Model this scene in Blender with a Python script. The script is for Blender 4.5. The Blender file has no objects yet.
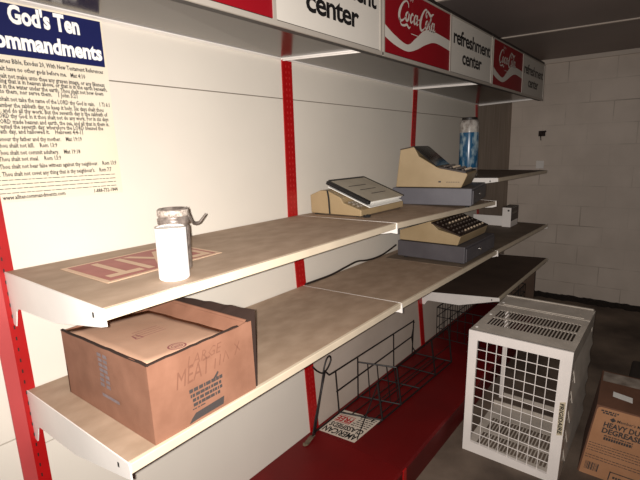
import bpy, bmesh, math, random
from mathutils import Vector, Matrix

SC = bpy.context.scene
COL = SC.collection
random.seed(7)

# ------------------------------------------------------------------ camera, light, exposure
CAM = Vector((-0.4114, -1.4116, 1.5961))
RV = Vector((0.61824078, -0.78553676, -0.02665232))
UV = Vector((0.16887787, 0.09964175, 0.98058747))
FV = Vector((0.76763182, 0.61074014, -0.19426237))
cd = bpy.data.cameras.new('camera'); cam = bpy.data.objects.new('camera', cd); COL.objects.link(cam)
cd.sensor_width = 36.0; cd.lens = 451.58 / 640 * 36; cd.clip_start = 0.02
cam.matrix_world = Matrix(((RV.x, UV.x, -FV.x, CAM.x), (RV.y, UV.y, -FV.y, CAM.y), (RV.z, UV.z, -FV.z, CAM.z), (0, 0, 0, 1)))
SC.camera = cam

w = bpy.data.worlds.new('room_air'); SC.world = w; w.use_nodes = True
w.node_tree.nodes['Background'].inputs[0].default_value = (1.0, 0.86, 0.74, 1)
w.node_tree.nodes['Background'].inputs[1].default_value = 0.04

# the phone's flash beside the lens
FLASH_POWER = 208.0
fl = bpy.data.lights.new('camera_flash', 'SPOT'); fl.energy = FLASH_POWER; fl.color = (1.0, 0.94, 0.885)
fl.spot_size = math.radians(130); fl.spot_blend = 1.0; fl.shadow_soft_size = 0.006
flo = bpy.data.objects.new('camera_flash', fl); COL.objects.link(flo)
flo.location = CAM - RV * 0.016 + UV * 0.004 - FV * 0.01
flo.rotation_euler = (FV + RV * 0.02 - UV * 0.02).to_track_quat('-Z', 'Y').to_euler()

SC.view_settings.view_transform = 'Standard'; SC.view_settings.look = 'None'
SC.view_settings.exposure = 0.0; SC.view_settings.gamma = 1.0; SC.view_settings.use_curve_mapping = False

# ------------------------------------------------------------------ materials
def lin(c):
    return tuple(((v / 255) / 12.92 if v / 255 <= 0.04045 else ((v / 255 + 0.055) / 1.055) ** 2.4) for v in c)

def mat(name, rgb, rough=0.6, metal=0.0, var=0.0, scale=6.0, rgb2=None, bump=0.0, bscale=60.0, spec=0.5, stretch=(1, 1, 1), lo=0.35, hi=0.7):
    m = bpy.data.materials.new(name); m.use_nodes = True
    nt = m.node_tree; b = nt.nodes['Principled BSDF']
    b.inputs['Roughness'].default_value = rough; b.inputs['Metallic'].default_value = metal
    b.inputs['Specular IOR Level'].default_value = spec
    base = lin(rgb)
    tc = nt.nodes.new('ShaderNodeTexCoord'); mp = nt.nodes.new('ShaderNodeMapping')
    mp.inputs['Scale'].default_value = stretch
    nt.links.new(tc.outputs['Object'], mp.inputs['Vector'])
    n = nt.nodes.new('ShaderNodeTexNoise'); n.inputs['Scale'].default_value = scale; n.inputs['Detail'].default_value = 6
    nt.links.new(mp.outputs['Vector'], n.inputs['Vector'])
    r = nt.nodes.new('ShaderNodeValToRGB')
    r.color_ramp.elements[0].position = lo; r.color_ramp.elements[1].position = hi
    c2 = lin(rgb2) if rgb2 else tuple(v * (1 - max(var, 0.04)) for v in base)
    r.color_ramp.elements[0].color = (*c2, 1); r.color_ramp.elements[1].color = (*base, 1)
    nt.links.new(n.outputs['Fac'], r.inputs['Fac']); nt.links.new(r.outputs['Color'], b.inputs['Base Color'])
    if bump:
        n2 = nt.nodes.new('ShaderNodeTexNoise'); n2.inputs['Scale'].default_value = bscale; n2.inputs['Detail'].default_value = 4
        nt.links.new(mp.outputs['Vector'], n2.inputs['Vector'])
        bp = nt.nodes.new('ShaderNodeBump'); bp.inputs['Strength'].default_value = bump; bp.inputs['Distance'].default_value = 0.01
        nt.links.new(n2.outputs['Fac'], bp.inputs['Height']); nt.links.new(bp.outputs['Normal'], b.inputs['Normal'])
    return m

def block_mat(name, rgb, rgb2, mortar, plane):
    m = bpy.data.materials.new(name); m.use_nodes = True
    nt = m.node_tree; b = nt.nodes['Principled BSDF']; b.inputs['Roughness'].default_value = 0.55
    tc = nt.nodes.new('ShaderNodeTexCoord'); sx = nt.nodes.new('ShaderNodeSeparateXYZ'); cx = nt.nodes.new('ShaderNodeCombineXYZ')
    nt.links.new(tc.outputs['Object'], sx.inputs[0])
    nt.links.new(sx.outputs['Y' if plane == 'yz' else 'X'], cx.inputs[0]); nt.links.new(sx.outputs['Z'], cx.inputs[1])
    mp = nt.nodes.new('ShaderNodeMapping'); mp.inputs['Location'].default_value = (0.05, 0.045, 0)
    nt.links.new(cx.outputs[0], mp.inputs[0])
    br = nt.nodes.new('ShaderNodeTexBrick'); br.inputs['Scale'].default_value = 1.0
    br.inputs['Brick Width'].default_value = 0.4064; br.inputs['Row Height'].default_value = 0.2032
    br.inputs['Mortar Size'].default_value = 0.005; br.inputs['Mortar Smooth'].default_value = 0.5; br.inputs['Bias'].default_value = 0.0
    nt.links.new(mp.outputs[0], br.inputs['Vector'])
    n = nt.nodes.new('ShaderNodeTexNoise'); n.inputs['Scale'].default_value = 3.0; n.inputs['Detail'].default_value = 7
    nt.links.new(tc.outputs['Object'], n.inputs['Vector'])
    r = nt.nodes.new('ShaderNodeValToRGB'); r.color_ramp.elements[0].position = 0.35; r.color_ramp.elements[1].position = 0.65
    r.color_ramp.elements[0].color = (*lin(rgb2), 1); r.color_ramp.elements[1].color = (*lin(rgb), 1)
    nt.links.new(n.outputs['Fac'], r.inputs['Fac'])
    # joints mostly filled with paint, open here and there
    n3 = nt.nodes.new('ShaderNodeTexNoise'); n3.inputs['Scale'].default_value = 2.2; n3.inputs['Detail'].default_value = 3
    nt.links.new(tc.outputs['Object'], n3.inputs['Vector'])
    r3 = nt.nodes.new('ShaderNodeMapRange'); r3.inputs[1].default_value = 0.46; r3.inputs[2].default_value = 0.68
    r3.inputs[3].default_value = 0.07; r3.inputs[4].default_value = 0.7
    nt.links.new(n3.outputs['Fac'], r3.inputs[0])
    mu = nt.nodes.new('ShaderNodeMath'); mu.operation = 'MULTIPLY'
    nt.links.new(br.outputs['Fac'], mu.inputs[0]); nt.links.new(r3.outputs[0], mu.inputs[1])
    mx = nt.nodes.new('ShaderNodeMix'); mx.data_type = 'RGBA'
    nt.links.new(mu.outputs[0], mx.inputs[0]); nt.links.new(r.outputs['Color'], mx.inputs[6]); mx.inputs[7].default_value = (*lin(mortar), 1)
    nt.links.new(mx.outputs[2], b.inputs['Base Color'])
    bp = nt.nodes.new('ShaderNodeBump'); bp.inputs['Strength'].default_value = 0.5; bp.inputs['Distance'].default_value = 0.006; bp.invert = True
    nt.links.new(mu.outputs[0], bp.inputs['Height']); nt.links.new(bp.outputs['Normal'], b.inputs['Normal'])
    return m

M = {}
M['panel'] = mat('cream_panel', (219, 211, 199), 0.6, var=0.06, scale=2.5, spec=0.25)
M['panel_low'] = mat('grimy_lower_panel', (196, 182, 170), 0.65, rgb2=(184, 169, 156), scale=3, spec=0.2)  # darker base colour for the lower boards past the near section
M['white'] = mat('white_enamel', (242, 236, 230), 0.4, var=0.08, scale=8)
M['lip'] = mat('cream_shelf_edge', (216, 200, 176), 0.45, var=0.12, scale=9)
M['red'] = mat('red_enamel', (168, 16, 18), 0.35, var=0.15, scale=10)
M['slotred'] = mat('slot_shade', (178, 46, 44), 0.5)  # slots a little paler than the red enamel
M['pink'] = mat('faded_red_trim', (176, 66, 66), 0.5, var=0.1, scale=7)
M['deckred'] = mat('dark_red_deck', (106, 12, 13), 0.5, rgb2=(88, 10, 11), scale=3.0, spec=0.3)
M['shelf'] = mat('dusty_tan_shelf', (176, 152, 130), 0.7, rgb2=(158, 134, 112), scale=11, stretch=(1, 1.6, 1), bump=0.03)
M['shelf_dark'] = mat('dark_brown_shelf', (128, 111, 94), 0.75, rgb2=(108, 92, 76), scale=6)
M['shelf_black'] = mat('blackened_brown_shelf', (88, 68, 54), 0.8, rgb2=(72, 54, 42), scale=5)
M['canopy'] = mat('glossy_brown_underside', (64, 56, 49), 0.18, rgb2=(56, 48, 42), scale=3, spec=0.2)
M['signred'] = mat('sign_red', (126, 11, 22), 0.5, spec=0.2)
M['signwhite'] = mat('sign_white', (192, 186, 177), 0.5, spec=0.2)
M['black'] = mat('black_print', (16, 15, 16), 0.5)
M['silver'] = mat('grey_rail', (168, 160, 150), 0.4, metal=0.2)
M['darktrim'] = mat('dark_trim', (34, 28, 26), 0.5)
M['navy'] = mat('navy_print', (24, 29, 78), 0.6, spec=0.2)
M['ink'] = mat('grey_ink', (20, 20, 26), 0.6)
M['paper'] = mat('poster_paper', (224, 215, 198), 0.65, rgb2=(220, 207, 182), scale=2.0)
M['paperwhite'] = mat('paper_white', (248, 246, 240), 0.6)
M['card'] = mat('kraft_card', (142, 100, 79), 0.8, rgb2=(126, 86, 66), scale=14, bump=0.04)
M['cardtop'] = mat('pale_kraft_card', (192, 155, 130), 0.8, rgb2=(182, 144, 119), scale=9)
M['carddark'] = mat('kraft_edge', (46, 29, 21), 0.8)
M['cardbrown'] = mat('brown_card', (120, 82, 62), 0.8, rgb2=(104, 70, 52), scale=9)
M['cardorange'] = mat('orange_kraft_card', (182, 133, 97), 0.75, rgb2=(172, 123, 87), scale=12)
M['print'] = mat('box_print', (64, 58, 56), 0.7)
M['pencil'] = mat('marker_scrawl', (118, 78, 60), 0.8)
M['purple'] = mat('purple_stamp', (142, 86, 84), 0.8)
M['bluegrey'] = mat('blue_grey_print', (132, 118, 120), 0.8, var=0.3, scale=60)
M['beige'] = mat('beige_plastic', (168, 146, 112), 0.5, rgb2=(158, 136, 102), scale=8)
M['drawer'] = mat('slate_metal', (98, 96, 102), 0.45, rgb2=(90, 88, 94), scale=9)
M['drawerdk'] = mat('charcoal_metal', (84, 80, 84), 0.5, rgb2=(74, 70, 74), scale=9)
M['keyface'] = mat('brown_keyboard', (52, 38, 32), 0.4, var=0.2, scale=12)
M['key'] = mat('grey_keys', (128, 118, 106), 0.5)
M['keydark'] = mat('dark_keys', (66, 54, 46), 0.45)
M['keywhite'] = mat('cream_keys', (178, 158, 134), 0.5)
M['glass'] = mat('smoked_window', (38, 36, 36), 0.12)
M['chrome'] = mat('chrome', (210, 206, 200), 0.2, metal=1.0)
M['rubber'] = mat('rubber', (22, 20, 20), 0.8)
M['wire'] = mat('black_wire', (26, 19, 18), 0.5, var=0.3, scale=30)
M['cable'] = mat('dark_cable', (40, 30, 26), 0.6)
M['can'] = mat('white_can', (252, 252, 252), 0.35)
M['foil'] = mat('grey_foil', (150, 138, 130), 0.35, rgb2=(96, 86, 80), scale=60, metal=0.2)
M['foillight'] = mat('patterned_band', (206, 194, 182), 0.4, rgb2=(120, 108, 100), scale=130)
M['sticker'] = mat('faded_red_sticker', (176, 108, 100), 0.6, rgb2=(164, 96, 88), scale=16)
M['stickercream'] = mat('cream_sticker_print', (216, 184, 154), 0.6)
M['case'] = mat('white_metal_case', (246, 238, 232), 0.4, var=0.06, scale=10)
M['casegrey'] = mat('grey_metal_case', (210, 200, 188), 0.45, rgb2=(188, 178, 166), scale=9)
M['bluewrap'] = mat('blue_wrap', (30, 84, 120), 0.25, rgb2=(150, 170, 178), scale=26, stretch=(1, 1, 0.5), lo=0.38, hi=0.52)
M['whitewrap'] = mat('white_wrap', (196, 190, 182), 0.25, rgb2=(120, 110, 104), scale=30)
M['cover'] = mat('grey_book_cover', (186, 176, 158), 0.5, rgb2=(174, 164, 146), scale=10)
M['leaf'] = mat('dry_leaf', (112, 98, 78), 0.8, rgb2=(80, 66, 52), scale=60)
M['rust'] = mat('rusty_iron', (60, 42, 34), 0.8, rgb2=(36, 26, 22), scale=40)
M['woodblock'] = mat('dark_wood', (58, 48, 42), 0.7, rgb2=(46, 38, 34), scale=8, stretch=(1, 8, 8))
M['floor'] = mat('stained_concrete', (134, 117, 102), 0.75, rgb2=(66, 53, 44), scale=2.6, bump=0.15, bscale=40, lo=0.3, hi=0.75)
M['ceil'] = mat('dull_brown_ceiling', (146, 131, 126), 0.5, rgb2=(132, 118, 113), scale=1.3)
M['trim'] = mat('painted_trim', (206, 192, 178), 0.5)
M['block'] = block_mat('painted_block', (216, 201, 187), (202, 187, 173), (112, 98, 84), 'yz')
M['wallside'] = mat('painted_side_wall', (172, 157, 143), 0.6, rgb2=(150, 135, 121), scale=4, stretch=(6, 1, 0.6))
M['dirt'] = mat('dirt', (44, 32, 24), 0.95, rgb2=(26, 19, 15), scale=30)

# ------------------------------------------------------------------ mesh helpers
def link(name, mesh, m, parent=None, smooth=False):
    o = bpy.data.objects.new(name, mesh); COL.objects.link(o)
    if m is not None: mesh.materials.append(m)
    if smooth:
        for p in mesh.polygons: p.use_smooth = True
    if parent is not None: o.parent = parent
    return o

def obj(name, bm, m, parent=None, smooth=False, bevel=0.0):
    if bevel:
        bmesh.ops.remove_doubles(bm, verts=bm.verts, dist=1e-6)
        es = [e for e in bm.edges if len(e.link_faces) == 2 and e.calc_face_angle(0) > 0.6]
        bmesh.ops.bevel(bm, geom=es, offset=bevel, segments=2, affect='EDGES', profile=0.5)
    bmesh.ops.recalc_face_normals(bm, faces=bm.faces)
    me = bpy.data.meshes.new(name); bm.to_mesh(me); bm.free()
    return link(name, me, m, parent, smooth)

def B(): return bmesh.new()

def hexa(bm, p):
    """p: 4 bottom + 4 top corners"""
    v = [bm.verts.new(q) for q in p]
    for f in ((0, 3, 2, 1), (4, 5, 6, 7), (0, 1, 5, 4), (1, 2, 6, 5), (2, 3, 7, 6), (3, 0, 4, 7)):
        bm.faces.new([v[i] for i in f])
    return bm

def box(bm, x0, x1, y0, y1, z0, z1):
    return hexa(bm, [(x0, y0, z0), (x1, y0, z0), (x1, y1, z0), (x0, y1, z0), (x0, y0, z1), (x1, y0, z1), (x1, y1, z1), (x0, y1, z1)])

def quad(bm, *p):
    bm.faces.new([bm.verts.new(q) for q in p]); return bm

def prism(bm, prof, x0, x1, fn=None):
    """profile in (y,z) swept along x"""
    fn = fn or (lambda x, y, z: (x, y, z))
    a = [bm.verts.new(fn(x0, y, z)) for y, z in prof]; b = [bm.verts.new(fn(x1, y, z)) for y, z in prof]
    n = len(prof)
    bm.faces.new(a[::-1]); bm.faces.new(b)
    for i in range(n): bm.faces.new([a[i], a[(i + 1) % n], b[(i + 1) % n], b[i]])
    return bm

def tube(bm, pts, r, n=6, close=False):
    pts = [Vector(p) for p in pts]; rings = []
    k = len(pts)
    for i, p in enumerate(pts):
        a = pts[i - 1] if (i > 0 or close) else p
        b = pts[(i + 1) % k] if (i < k - 1 or close) else p
        t = (b - a).normalized() if (b - a).length > 1e-9 else Vector((0, 0, 1))
        s = t.cross(Vector((0, 0, 1)))
        if s.length < 1e-3: s = t.cross(Vector((1, 0, 0)))
        s.normalize(); u = s.cross(t)
        rr = r[i] if isinstance(r, (list, tuple)) else r
        rings.append([bm.verts.new(p + (s * math.cos(2 * math.pi * j / n) + u * math.sin(2 * math.pi * j / n)) * rr) for j in range(n)])
    m = k if close else k - 1
    for i in range(m):
        A, C = rings[i], rings[(i + 1) % k]
        for j in range(n): bm.faces.new([A[j], A[(j + 1) % n], C[(j + 1) % n], C[j]])
    if not close:
        bm.faces.new(rings[0][::-1]); bm.faces.new(rings[-1])
    return bm

def lathe(bm, prof, n=40, cx=0, cy=0):
    rings = []
    for r, z in prof:
        if r < 1e-6: rings.append([bm.verts.new((cx, cy, z))])
        else: rings.append([bm.verts.new((cx + r * math.cos(2 * math.pi * j / n), cy + r * math.sin(2 * math.pi * j / n), z)) for j in range(n)])
    for A, C in zip(rings, rings[1:]):
        for j in range(n):
            k = (j + 1) % n
            if len(A) == 1: bm.faces.new([A[0], C[j], C[k]])
            elif len(C) == 1: bm.faces.new([A[j], A[k], C[0]])
            else: bm.faces.new([A[j], A[k], C[k], C[j]])
    return bm

def polyface(bm, pts, fn, thick=None):
    vs = [bm.verts.new(fn(*p)) for p in pts]
    f = bm.faces.new(vs)
    return bm

def ribbon(bm, pts, widths, fn):
    """flat brush stroke in 2D mapped by fn(x,y)"""
    L_, R_ = [], []
    n = len(pts)
    for i in range(n):
        a = Vector(pts[max(i - 1, 0)]); b = Vector(pts[min(i + 1, n - 1)])
        d = (b - a); d = d / d.length if d.length > 1e-9 else Vector((1, 0))
        nn = Vector((-d.y, d.x)); wd = widths[i] / 2 if isinstance(widths, (list, tuple)) else widths / 2
        p = Vector(pts[i])
        L_.append(bm.verts.new(fn(*(p + nn * wd)))); R_.append(bm.verts.new(fn(*(p - nn * wd))))
    for i in range(n - 1): bm.faces.new([L_[i], R_[i], R_[i + 1], L_[i + 1]])
    return bm

def spline(pts, k=6):
    out = []
    n = len(pts)
    for i in range(n - 1):
        p0, p1, p2, p3 = pts[max(i - 1, 0)], pts[i], pts[i + 1], pts[min(i + 2, n - 1)]
        for s in range(k):
            t = s / k
            out.append(tuple(0.5 * (2 * p1[j] + (p2[j] - p0[j]) * t + (2 * p0[j] - 5 * p1[j] + 4 * p2[j] - p3[j]) * t * t + (3 * p1[j] - p0[j] - 3 * p2[j] + p3[j]) * t ** 3) for j in range(len(p1))))
    out.append(tuple(pts[-1]))
    return out

_tc = {}
def glyphs(body, bold=0.0, shear=0.0, res=2, space=1.0):
    key = (body, bold, shear, res, space)
    if key in _tc: return _tc[key]
    cu = bpy.data.curves.new('t', 'FONT'); cu.body = body; cu.size = 1.0; cu.offset = bold; cu.shear = shear
    cu.resolution_u = res; cu.space_character = space
    o = bpy.data.objects.new('t', cu); COL.objects.link(o)
    dg = bpy.context.evaluated_depsgraph_get(); dg.update()
    me = bpy.data.meshes.new_from_object(o.evaluated_get(dg))
    vs = [(v.co.x, v.co.y) for v in me.vertices]; fs = [tuple(p.vertices) for p in me.polygons]
    bpy.data.objects.remove(o); bpy.data.curves.remove(cu); bpy.data.meshes.remove(me)
    _tc[key] = (vs, fs); return _tc[key]

def text(bm, body, fn, x0, y0, height, x1=None, bold=0.0, shear=0.0, right=False, sx=None, res=2, space=1.0):
    """baseline start (x0,y0); height = em size; x1 squeezes the line to end there"""
    vs, fs = glyphs(body, bold, shear, res, space)
    if not vs: return bm
    a = min(v[0] for v in vs); b = max(v[0] for v in vs)
    k = sx if sx else height
    if x1 is not None and not right: k = (x1 - x0) / (b - a)
    if right: x0 = x1 - k * (b - a)
    nv = [bm.verts.new(fn(x0 + (v[0] - a) * k, y0 + v[1] * height)) for v in vs]
    for f in fs:
        try: bm.faces.new([nv[i] for i in f])
        except ValueError: pass
    return bm

def thing(name, label, cat, loc=(0, 0, 0), group=None, rz=0.0):
    o = bpy.data.objects.new(name, None); COL.objects.link(o); o.empty_display_size = 0.1
    o.location = loc; o.rotation_euler = (0, 0, rz)
    o['label'] = label; o['category'] = cat
    if group: o['group'] = group
    return o

def tag(o, label, cat, group=None, kind=None):
    o['label'] = label; o['category'] = cat
    if group: o['group'] = group
    if kind: o['kind'] = kind
    return o

def struct(name, bm, m):
    o = obj(name, bm, m); o['kind'] = 'structure'; return o

# ------------------------------------------------------------------ the room
XE = 4.78
WY = 0.0585
H = 2.425
bm = B(); box(bm, -2.2, XE + 0.25, -3.8, WY + 0.15, -0.1, 0.0); struct('floor', bm, M['floor'])
bm = B(); box(bm, -2.2, XE + 0.25, -3.8, WY + 0.15, H, H + 0.1); struct('ceiling', bm, M['ceil'])
bm = B(); box(bm, -2.2, XE + 0.2, WY, WY + 0.15, 0.0, H); struct('wall_left', bm, M['wallside'])
bm = B(); hexa(bm, [(XE + 0.076, -3.8, 0), (XE + 0.25, -3.8, 0), (XE + 0.25, WY, 0), (XE, WY, 0), (XE + 0.076, -3.8, H), (XE + 0.25, -3.8, H), (XE + 0.25, WY, H), (XE, WY, H)])
struct('wall_far', bm, M['block'])
bm = B(); hexa(bm, [(XE + 0.046, -3.8, H - 0.04), (XE + 0.076, -3.8, H - 0.04), (XE, WY, H - 0.04), (XE - 0.03, WY, H - 0.04), (XE + 0.046, -3.8, H), (XE + 0.076, -3.8, H), (XE, WY, H), (XE - 0.03, WY, H)])
struct('trim_1', bm, M['trim'])
def seam(n, xa, ya, xb, yb):
    d = Vector((xb - xa, yb - ya)).normalized(); p = Vector((-d.y, d.x)) * 0.012
    a = Vector((xa, ya)); b = Vector((xb, yb))
    bm = B()
    q = [a - p, b - p, b + p, a + p]
    hexa(bm, [(v.x, v.y, H - 0.008) for v in q] + [(v.x, v.y, H) for v in q])
    struct('trim_%d' % n, bm, M['trim'])
seam(2, 3.44, 0.06, 3.78, -3.6)
seam(3, 2.21, 0.06, 2.50, -3.0)

# ------------------------------------------------------------------ leaning shelving wall
S = 0.0567; ZU = 1.2976
def wy(z): return S * (z - ZU)
def P(x, z, off=0.0): return (x, wy(z) - off, z)

XS = [0.0, 1.19, 2.44, 3.66]
ups = [[(-0.012, 0.15), (-0.012, 1.2), (-0.012, 2.02)],
       [(1.192, 0.15), (1.178, 1.06), (1.158, 1.29), (1.2, 2.02)],
       [(2.455, 0.15), (2.425, 0.6), (2.412, 1.4), (2.412, 1.62), (2.49, 2.03)],
       [(3.655, 0.15), (3.635, 1.0), (3.625, 1.4), (3.65, 2.02)]]
uplab = ['red slotted upright with pink faded side strip beside the poster',
         'red slotted upright beside the notebook and beige adding machine',
         'red slotted upright rising behind the cash register on the upper shelf',
         'thin dark red upright at the far end behind the blue and white canister']
for i, path in enumerate(ups):
    t = thing('shelf_upright', uplab[i], 'upright', (path[0][0], wy(0.15), 0.0), 'red shelving uprights')
    hw = (0.017, 0.032, 0.027, 0.022)[i]
    bm = B()
    o0 = Vector((path[0][0], wy(0.15), 0.0))
    pr_ = []
    pp = [(path[0][0], 0.0)] + path
    for x, z in pp:
        y = wy(z)
        pr_.append([bm.verts.new(Vector(q) - o0) for q in ((x - hw, y - 0.007, z), (x + hw, y - 0.007, z), (x + hw, y - 0.0008, z), (x - hw, y - 0.0008, z))])
    for a, b in zip(pr_, pr_[1:]):
        for j in range(4): bm.faces.new([a[j], a[(j + 1) % 4], b[(j + 1) % 4], b[j]])
    bm.faces.new(pr_[0][::-1]); bm.faces.new(pr_[-1])
    obj('post', bm, M['red'], t)
    bm = B()
    def xat(z):
        for (xa, za), (xb, zb) in zip(pp, pp[1:]):
            if za <= z <= zb: return xa + (xb - xa) * (z - za) / (zb - za)
        return pp[-1][0]
    z = 0.24
    while z < 1.98:
        for s in ((-0.009, 0.012) if i else (-0.006,)):
            x = xat(z) + s
            y = wy(z) - 0.0075
            box(bm, x - 0.0016 - o0.x, x + 0.0016 - o0.x, y - o0.y - 0.0004, y - o0.y + 0.002, z, z + 0.010)
        z += 0.0254 if i else 0.032
    sl = obj('slot', bm, M['darktrim'] if i == 0 else M['slotred'], t); sl['kind'] = 'stuff'
    if i == 0:  # narrow strip in a paler red along the left of the post
        bm = B()
        hexa(bm, [Vector(q) - o0 for q in ((-0.062, wy(0) - 0.006, 0), (-0.029, wy(0) - 0.006, 0), (-0.029, wy(0) - 0.0008, 0), (-0.062, wy(0) - 0.0008, 0),
                                           (-0.062, wy(2.02) - 0.006, 2.02), (-0.029, wy(2.02) - 0.006, 2.02), (-0.029, wy(2.02) - 0.0008, 2.02), (-0.062, wy(2.02) - 0.0008, 2.02))])
        e = obj('side_strip', bm, M['pink'], t); e['label'] = 'pink faded cover strip'

plab = ['cream back panel behind the poster and the white can', 'cream back panel behind the adding machine and notebook',
        'cream back panel behind the blue and white canister', 'cream panel at the frame edge outside the pink upright strip']
pr4 = [(-0.02, 1.178), (1.181, 2.43), (2.433, 3.66), (-1.3, -0.024)]
for i, (xa, xb) in enumerate(pr4):
    t = thing('back_panel', plab[i], 'panel', ((xa + xb) / 2, wy(0.0), 0.0), 'cream back panels')
    ox, oy = (xa + xb) / 2, wy(0.0)
    low = (0.0, 0.826) if i == 3 else (0.0, 0.775)
    up = 2.02
    for za, zb in ((low[0], low[1]), (low[1] + 0.004, 1.828), (1.832, up)):
        bm = B()
        def q(x, z, off): return (x - ox, wy(z) - off - oy, z)
        hexa(bm, [q(xa, za, 0), q(xb, za, 0), q(xb, za, -0.015), q(xa, za, -0.015), q(xa, zb, 0), q(xb, zb, 0), q(xb, zb, -0.015), q(xa, zb, -0.015)])
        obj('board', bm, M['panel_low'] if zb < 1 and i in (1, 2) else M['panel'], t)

# red base deck, one per section, kick board below
dlab = ['red base deck at the near end with a dry leaf on it', 'red base deck under the wire basket and the flyer', 'red base deck in the dark under the far basket']
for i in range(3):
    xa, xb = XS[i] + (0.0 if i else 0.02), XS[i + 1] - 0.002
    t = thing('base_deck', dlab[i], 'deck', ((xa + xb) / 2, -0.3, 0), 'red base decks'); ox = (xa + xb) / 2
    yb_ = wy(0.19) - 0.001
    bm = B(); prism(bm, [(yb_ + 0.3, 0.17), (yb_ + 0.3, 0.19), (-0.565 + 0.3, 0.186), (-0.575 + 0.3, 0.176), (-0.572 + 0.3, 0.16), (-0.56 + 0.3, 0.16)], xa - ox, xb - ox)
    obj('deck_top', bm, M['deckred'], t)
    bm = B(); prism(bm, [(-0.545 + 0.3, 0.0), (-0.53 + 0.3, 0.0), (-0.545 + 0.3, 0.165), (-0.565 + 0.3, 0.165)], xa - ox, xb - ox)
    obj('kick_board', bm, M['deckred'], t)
    if i == 1:
        bm = B(); box(bm, xa - ox + 0.001, xa - ox + 0.030, -0.578 + 0.3, -0.5705 + 0.3, 0.06, 0.182); c = obj('corner_clip', bm, M['red'], t, bevel=0.002); c['label'] = 'bright red corner clip'

bm = B(); box(bm, 3.665, 3.69, -0.52, -0.08, 0.0, 0.585)
tag(obj('end_panel', bm, M['shelf_black']), 'dark brown end panel under the lowest far shelf', 'panel')

# ------------------------------------------------------------------ shelves
def bracket_prof(z, d, h):
    p = [(-0.002, 0.0), (-d + 0.004, h), (-d, h - 0.006), (-d - 0.001, h - 0.036), (-d + 0.02, h - 0.042), (-0.30, -0.080), (-0.075, -0.092)]
    for k in range(5):
        a = math.pi / 2 + k / 4 * math.pi / 2
        p.append((-0.075 + 0.028 + 0.028 * math.cos(a) , -0.120 + 0.028 * math.sin(a)))
    p = p[:7] + [(-0.062, -0.094), (-0.05, -0.104), (-0.042, -0.125), (-0.030, -0.150), (-0.012, -0.146), (-0.004, -0.12)]
    return p

def shelf(label, xa, xb, zbl, zbr, zfl, zfr, d, m, left=True, right=True, group='tan shelves', br=1.0, lipm=None, yb=None, dl=None):
    """corner heights: back left/right, front left/right; d depth of the front edge (dl: at the left end)"""
    y0 = (wy((zbl + zbr) / 2) - 0.0075) if yb is None else yb
    dl = dl or d
    ox, oz = (xa + xb) / 2, zbl
    t = thing('shelf', label, 'shelf', (ox, 0, oz), group)
    L_ = lambda x, y, z: (x - ox, y, z - oz)
    th = 0.02; e = 0.013
    bm = B()
    hexa(bm, [L_(xa, -dl + e, zfl - th), L_(xb, -d + e, zfr - th), L_(xb, y0, zbr - th), L_(xa, y0, zbl - th), L_(xa, -dl + e, zfl), L_(xb, -d + e, zfr), L_(xb, y0, zbr), L_(xa, y0, zbl)])
    obj('shelf_top', bm, m, t)
    bm = B()
    lh = 0.024
    hexa(bm, [L_(xa, -dl, zfl - lh), L_(xb, -d, zfr - lh), L_(xb, -d + e, zfr - lh), L_(xa, -dl + e, zfl - lh), L_(xa, -dl, zfl), L_(xb, -d, zfr), L_(xb, -d + e, zfr), L_(xa, -dl + e, zfl)])
    obj('front_lip', bm, lipm or M['lip'], t, bevel=0.002)
    for side, on in ((0, left), (1, right)):
        if not on: continue
        x = xa - 0.0035 if side == 0 else xb + 0.0005
        zb_, zf_, dd = (zbl, zfl, dl) if side == 0 else (zbr, zfr, d)
        pf = [(y + 0.0, zb_ - oz + z * br) for y, z in bracket_prof(0, dd, (zf_ - zb_) / br + 0.001)]
        y_off = y0 + 0.0065
        pf = [(y + y_off * (1 + y / dd), z) for y, z in pf]
        bm = B(); prism(bm, pf, x - ox, x + 0.003 - ox)
        o = obj('bracket', bm, M['white'], t)
        bm = B(); bx_ = x - 0.0008 - ox if side == 0 else x + 0.0035 - ox
        box(bm, bx_, bx_ + 0.001, -dd + 0.045, -dd + 0.051, zf_ - oz - 0.026, zf_ - oz - 0.015)
        obj('rivet_hole', bm, M['rubber'], o)
    if right == 'tab' or left == 'tab': pass
    return t

shelf('upper near tan shelf carrying the white can and the adding machine', -0.014, 1.186, 1.2976, 1.2976, 1.3011, 1.3010, 0.535, M['shelf'], dl=0.5524)
shelf('upper tan shelf carrying a cash register', 1.192, 2.436, 1.2976, 1.2850, 1.3010, 1.2620, 0.538, M['shelf'])
shelf('lower near tan shelf carrying the open carton', -0.014, 1.186, 0.9545, 0.9540, 0.9695, 0.9680, 0.560, M['shelf'], dl=0.5790)
shelf('lower tan shelf carrying a cash register', 1.192, 2.436, 0.9540, 0.9540, 0.9660, 0.9510, 0.562, M['shelf'])
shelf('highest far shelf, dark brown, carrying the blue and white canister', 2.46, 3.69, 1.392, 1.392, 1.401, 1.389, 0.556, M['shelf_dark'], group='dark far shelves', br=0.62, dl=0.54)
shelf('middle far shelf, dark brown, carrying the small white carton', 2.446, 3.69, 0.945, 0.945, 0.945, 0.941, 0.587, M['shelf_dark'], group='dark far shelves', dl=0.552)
shelf('lowest far shelf, almost black, above the metal case', 2.462, 3.70, 0.588, 0.628, 0.637, 0.650, 0.606, M['shelf_black'], group='dark far shelves', br=0.62, dl=0.585)

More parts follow.
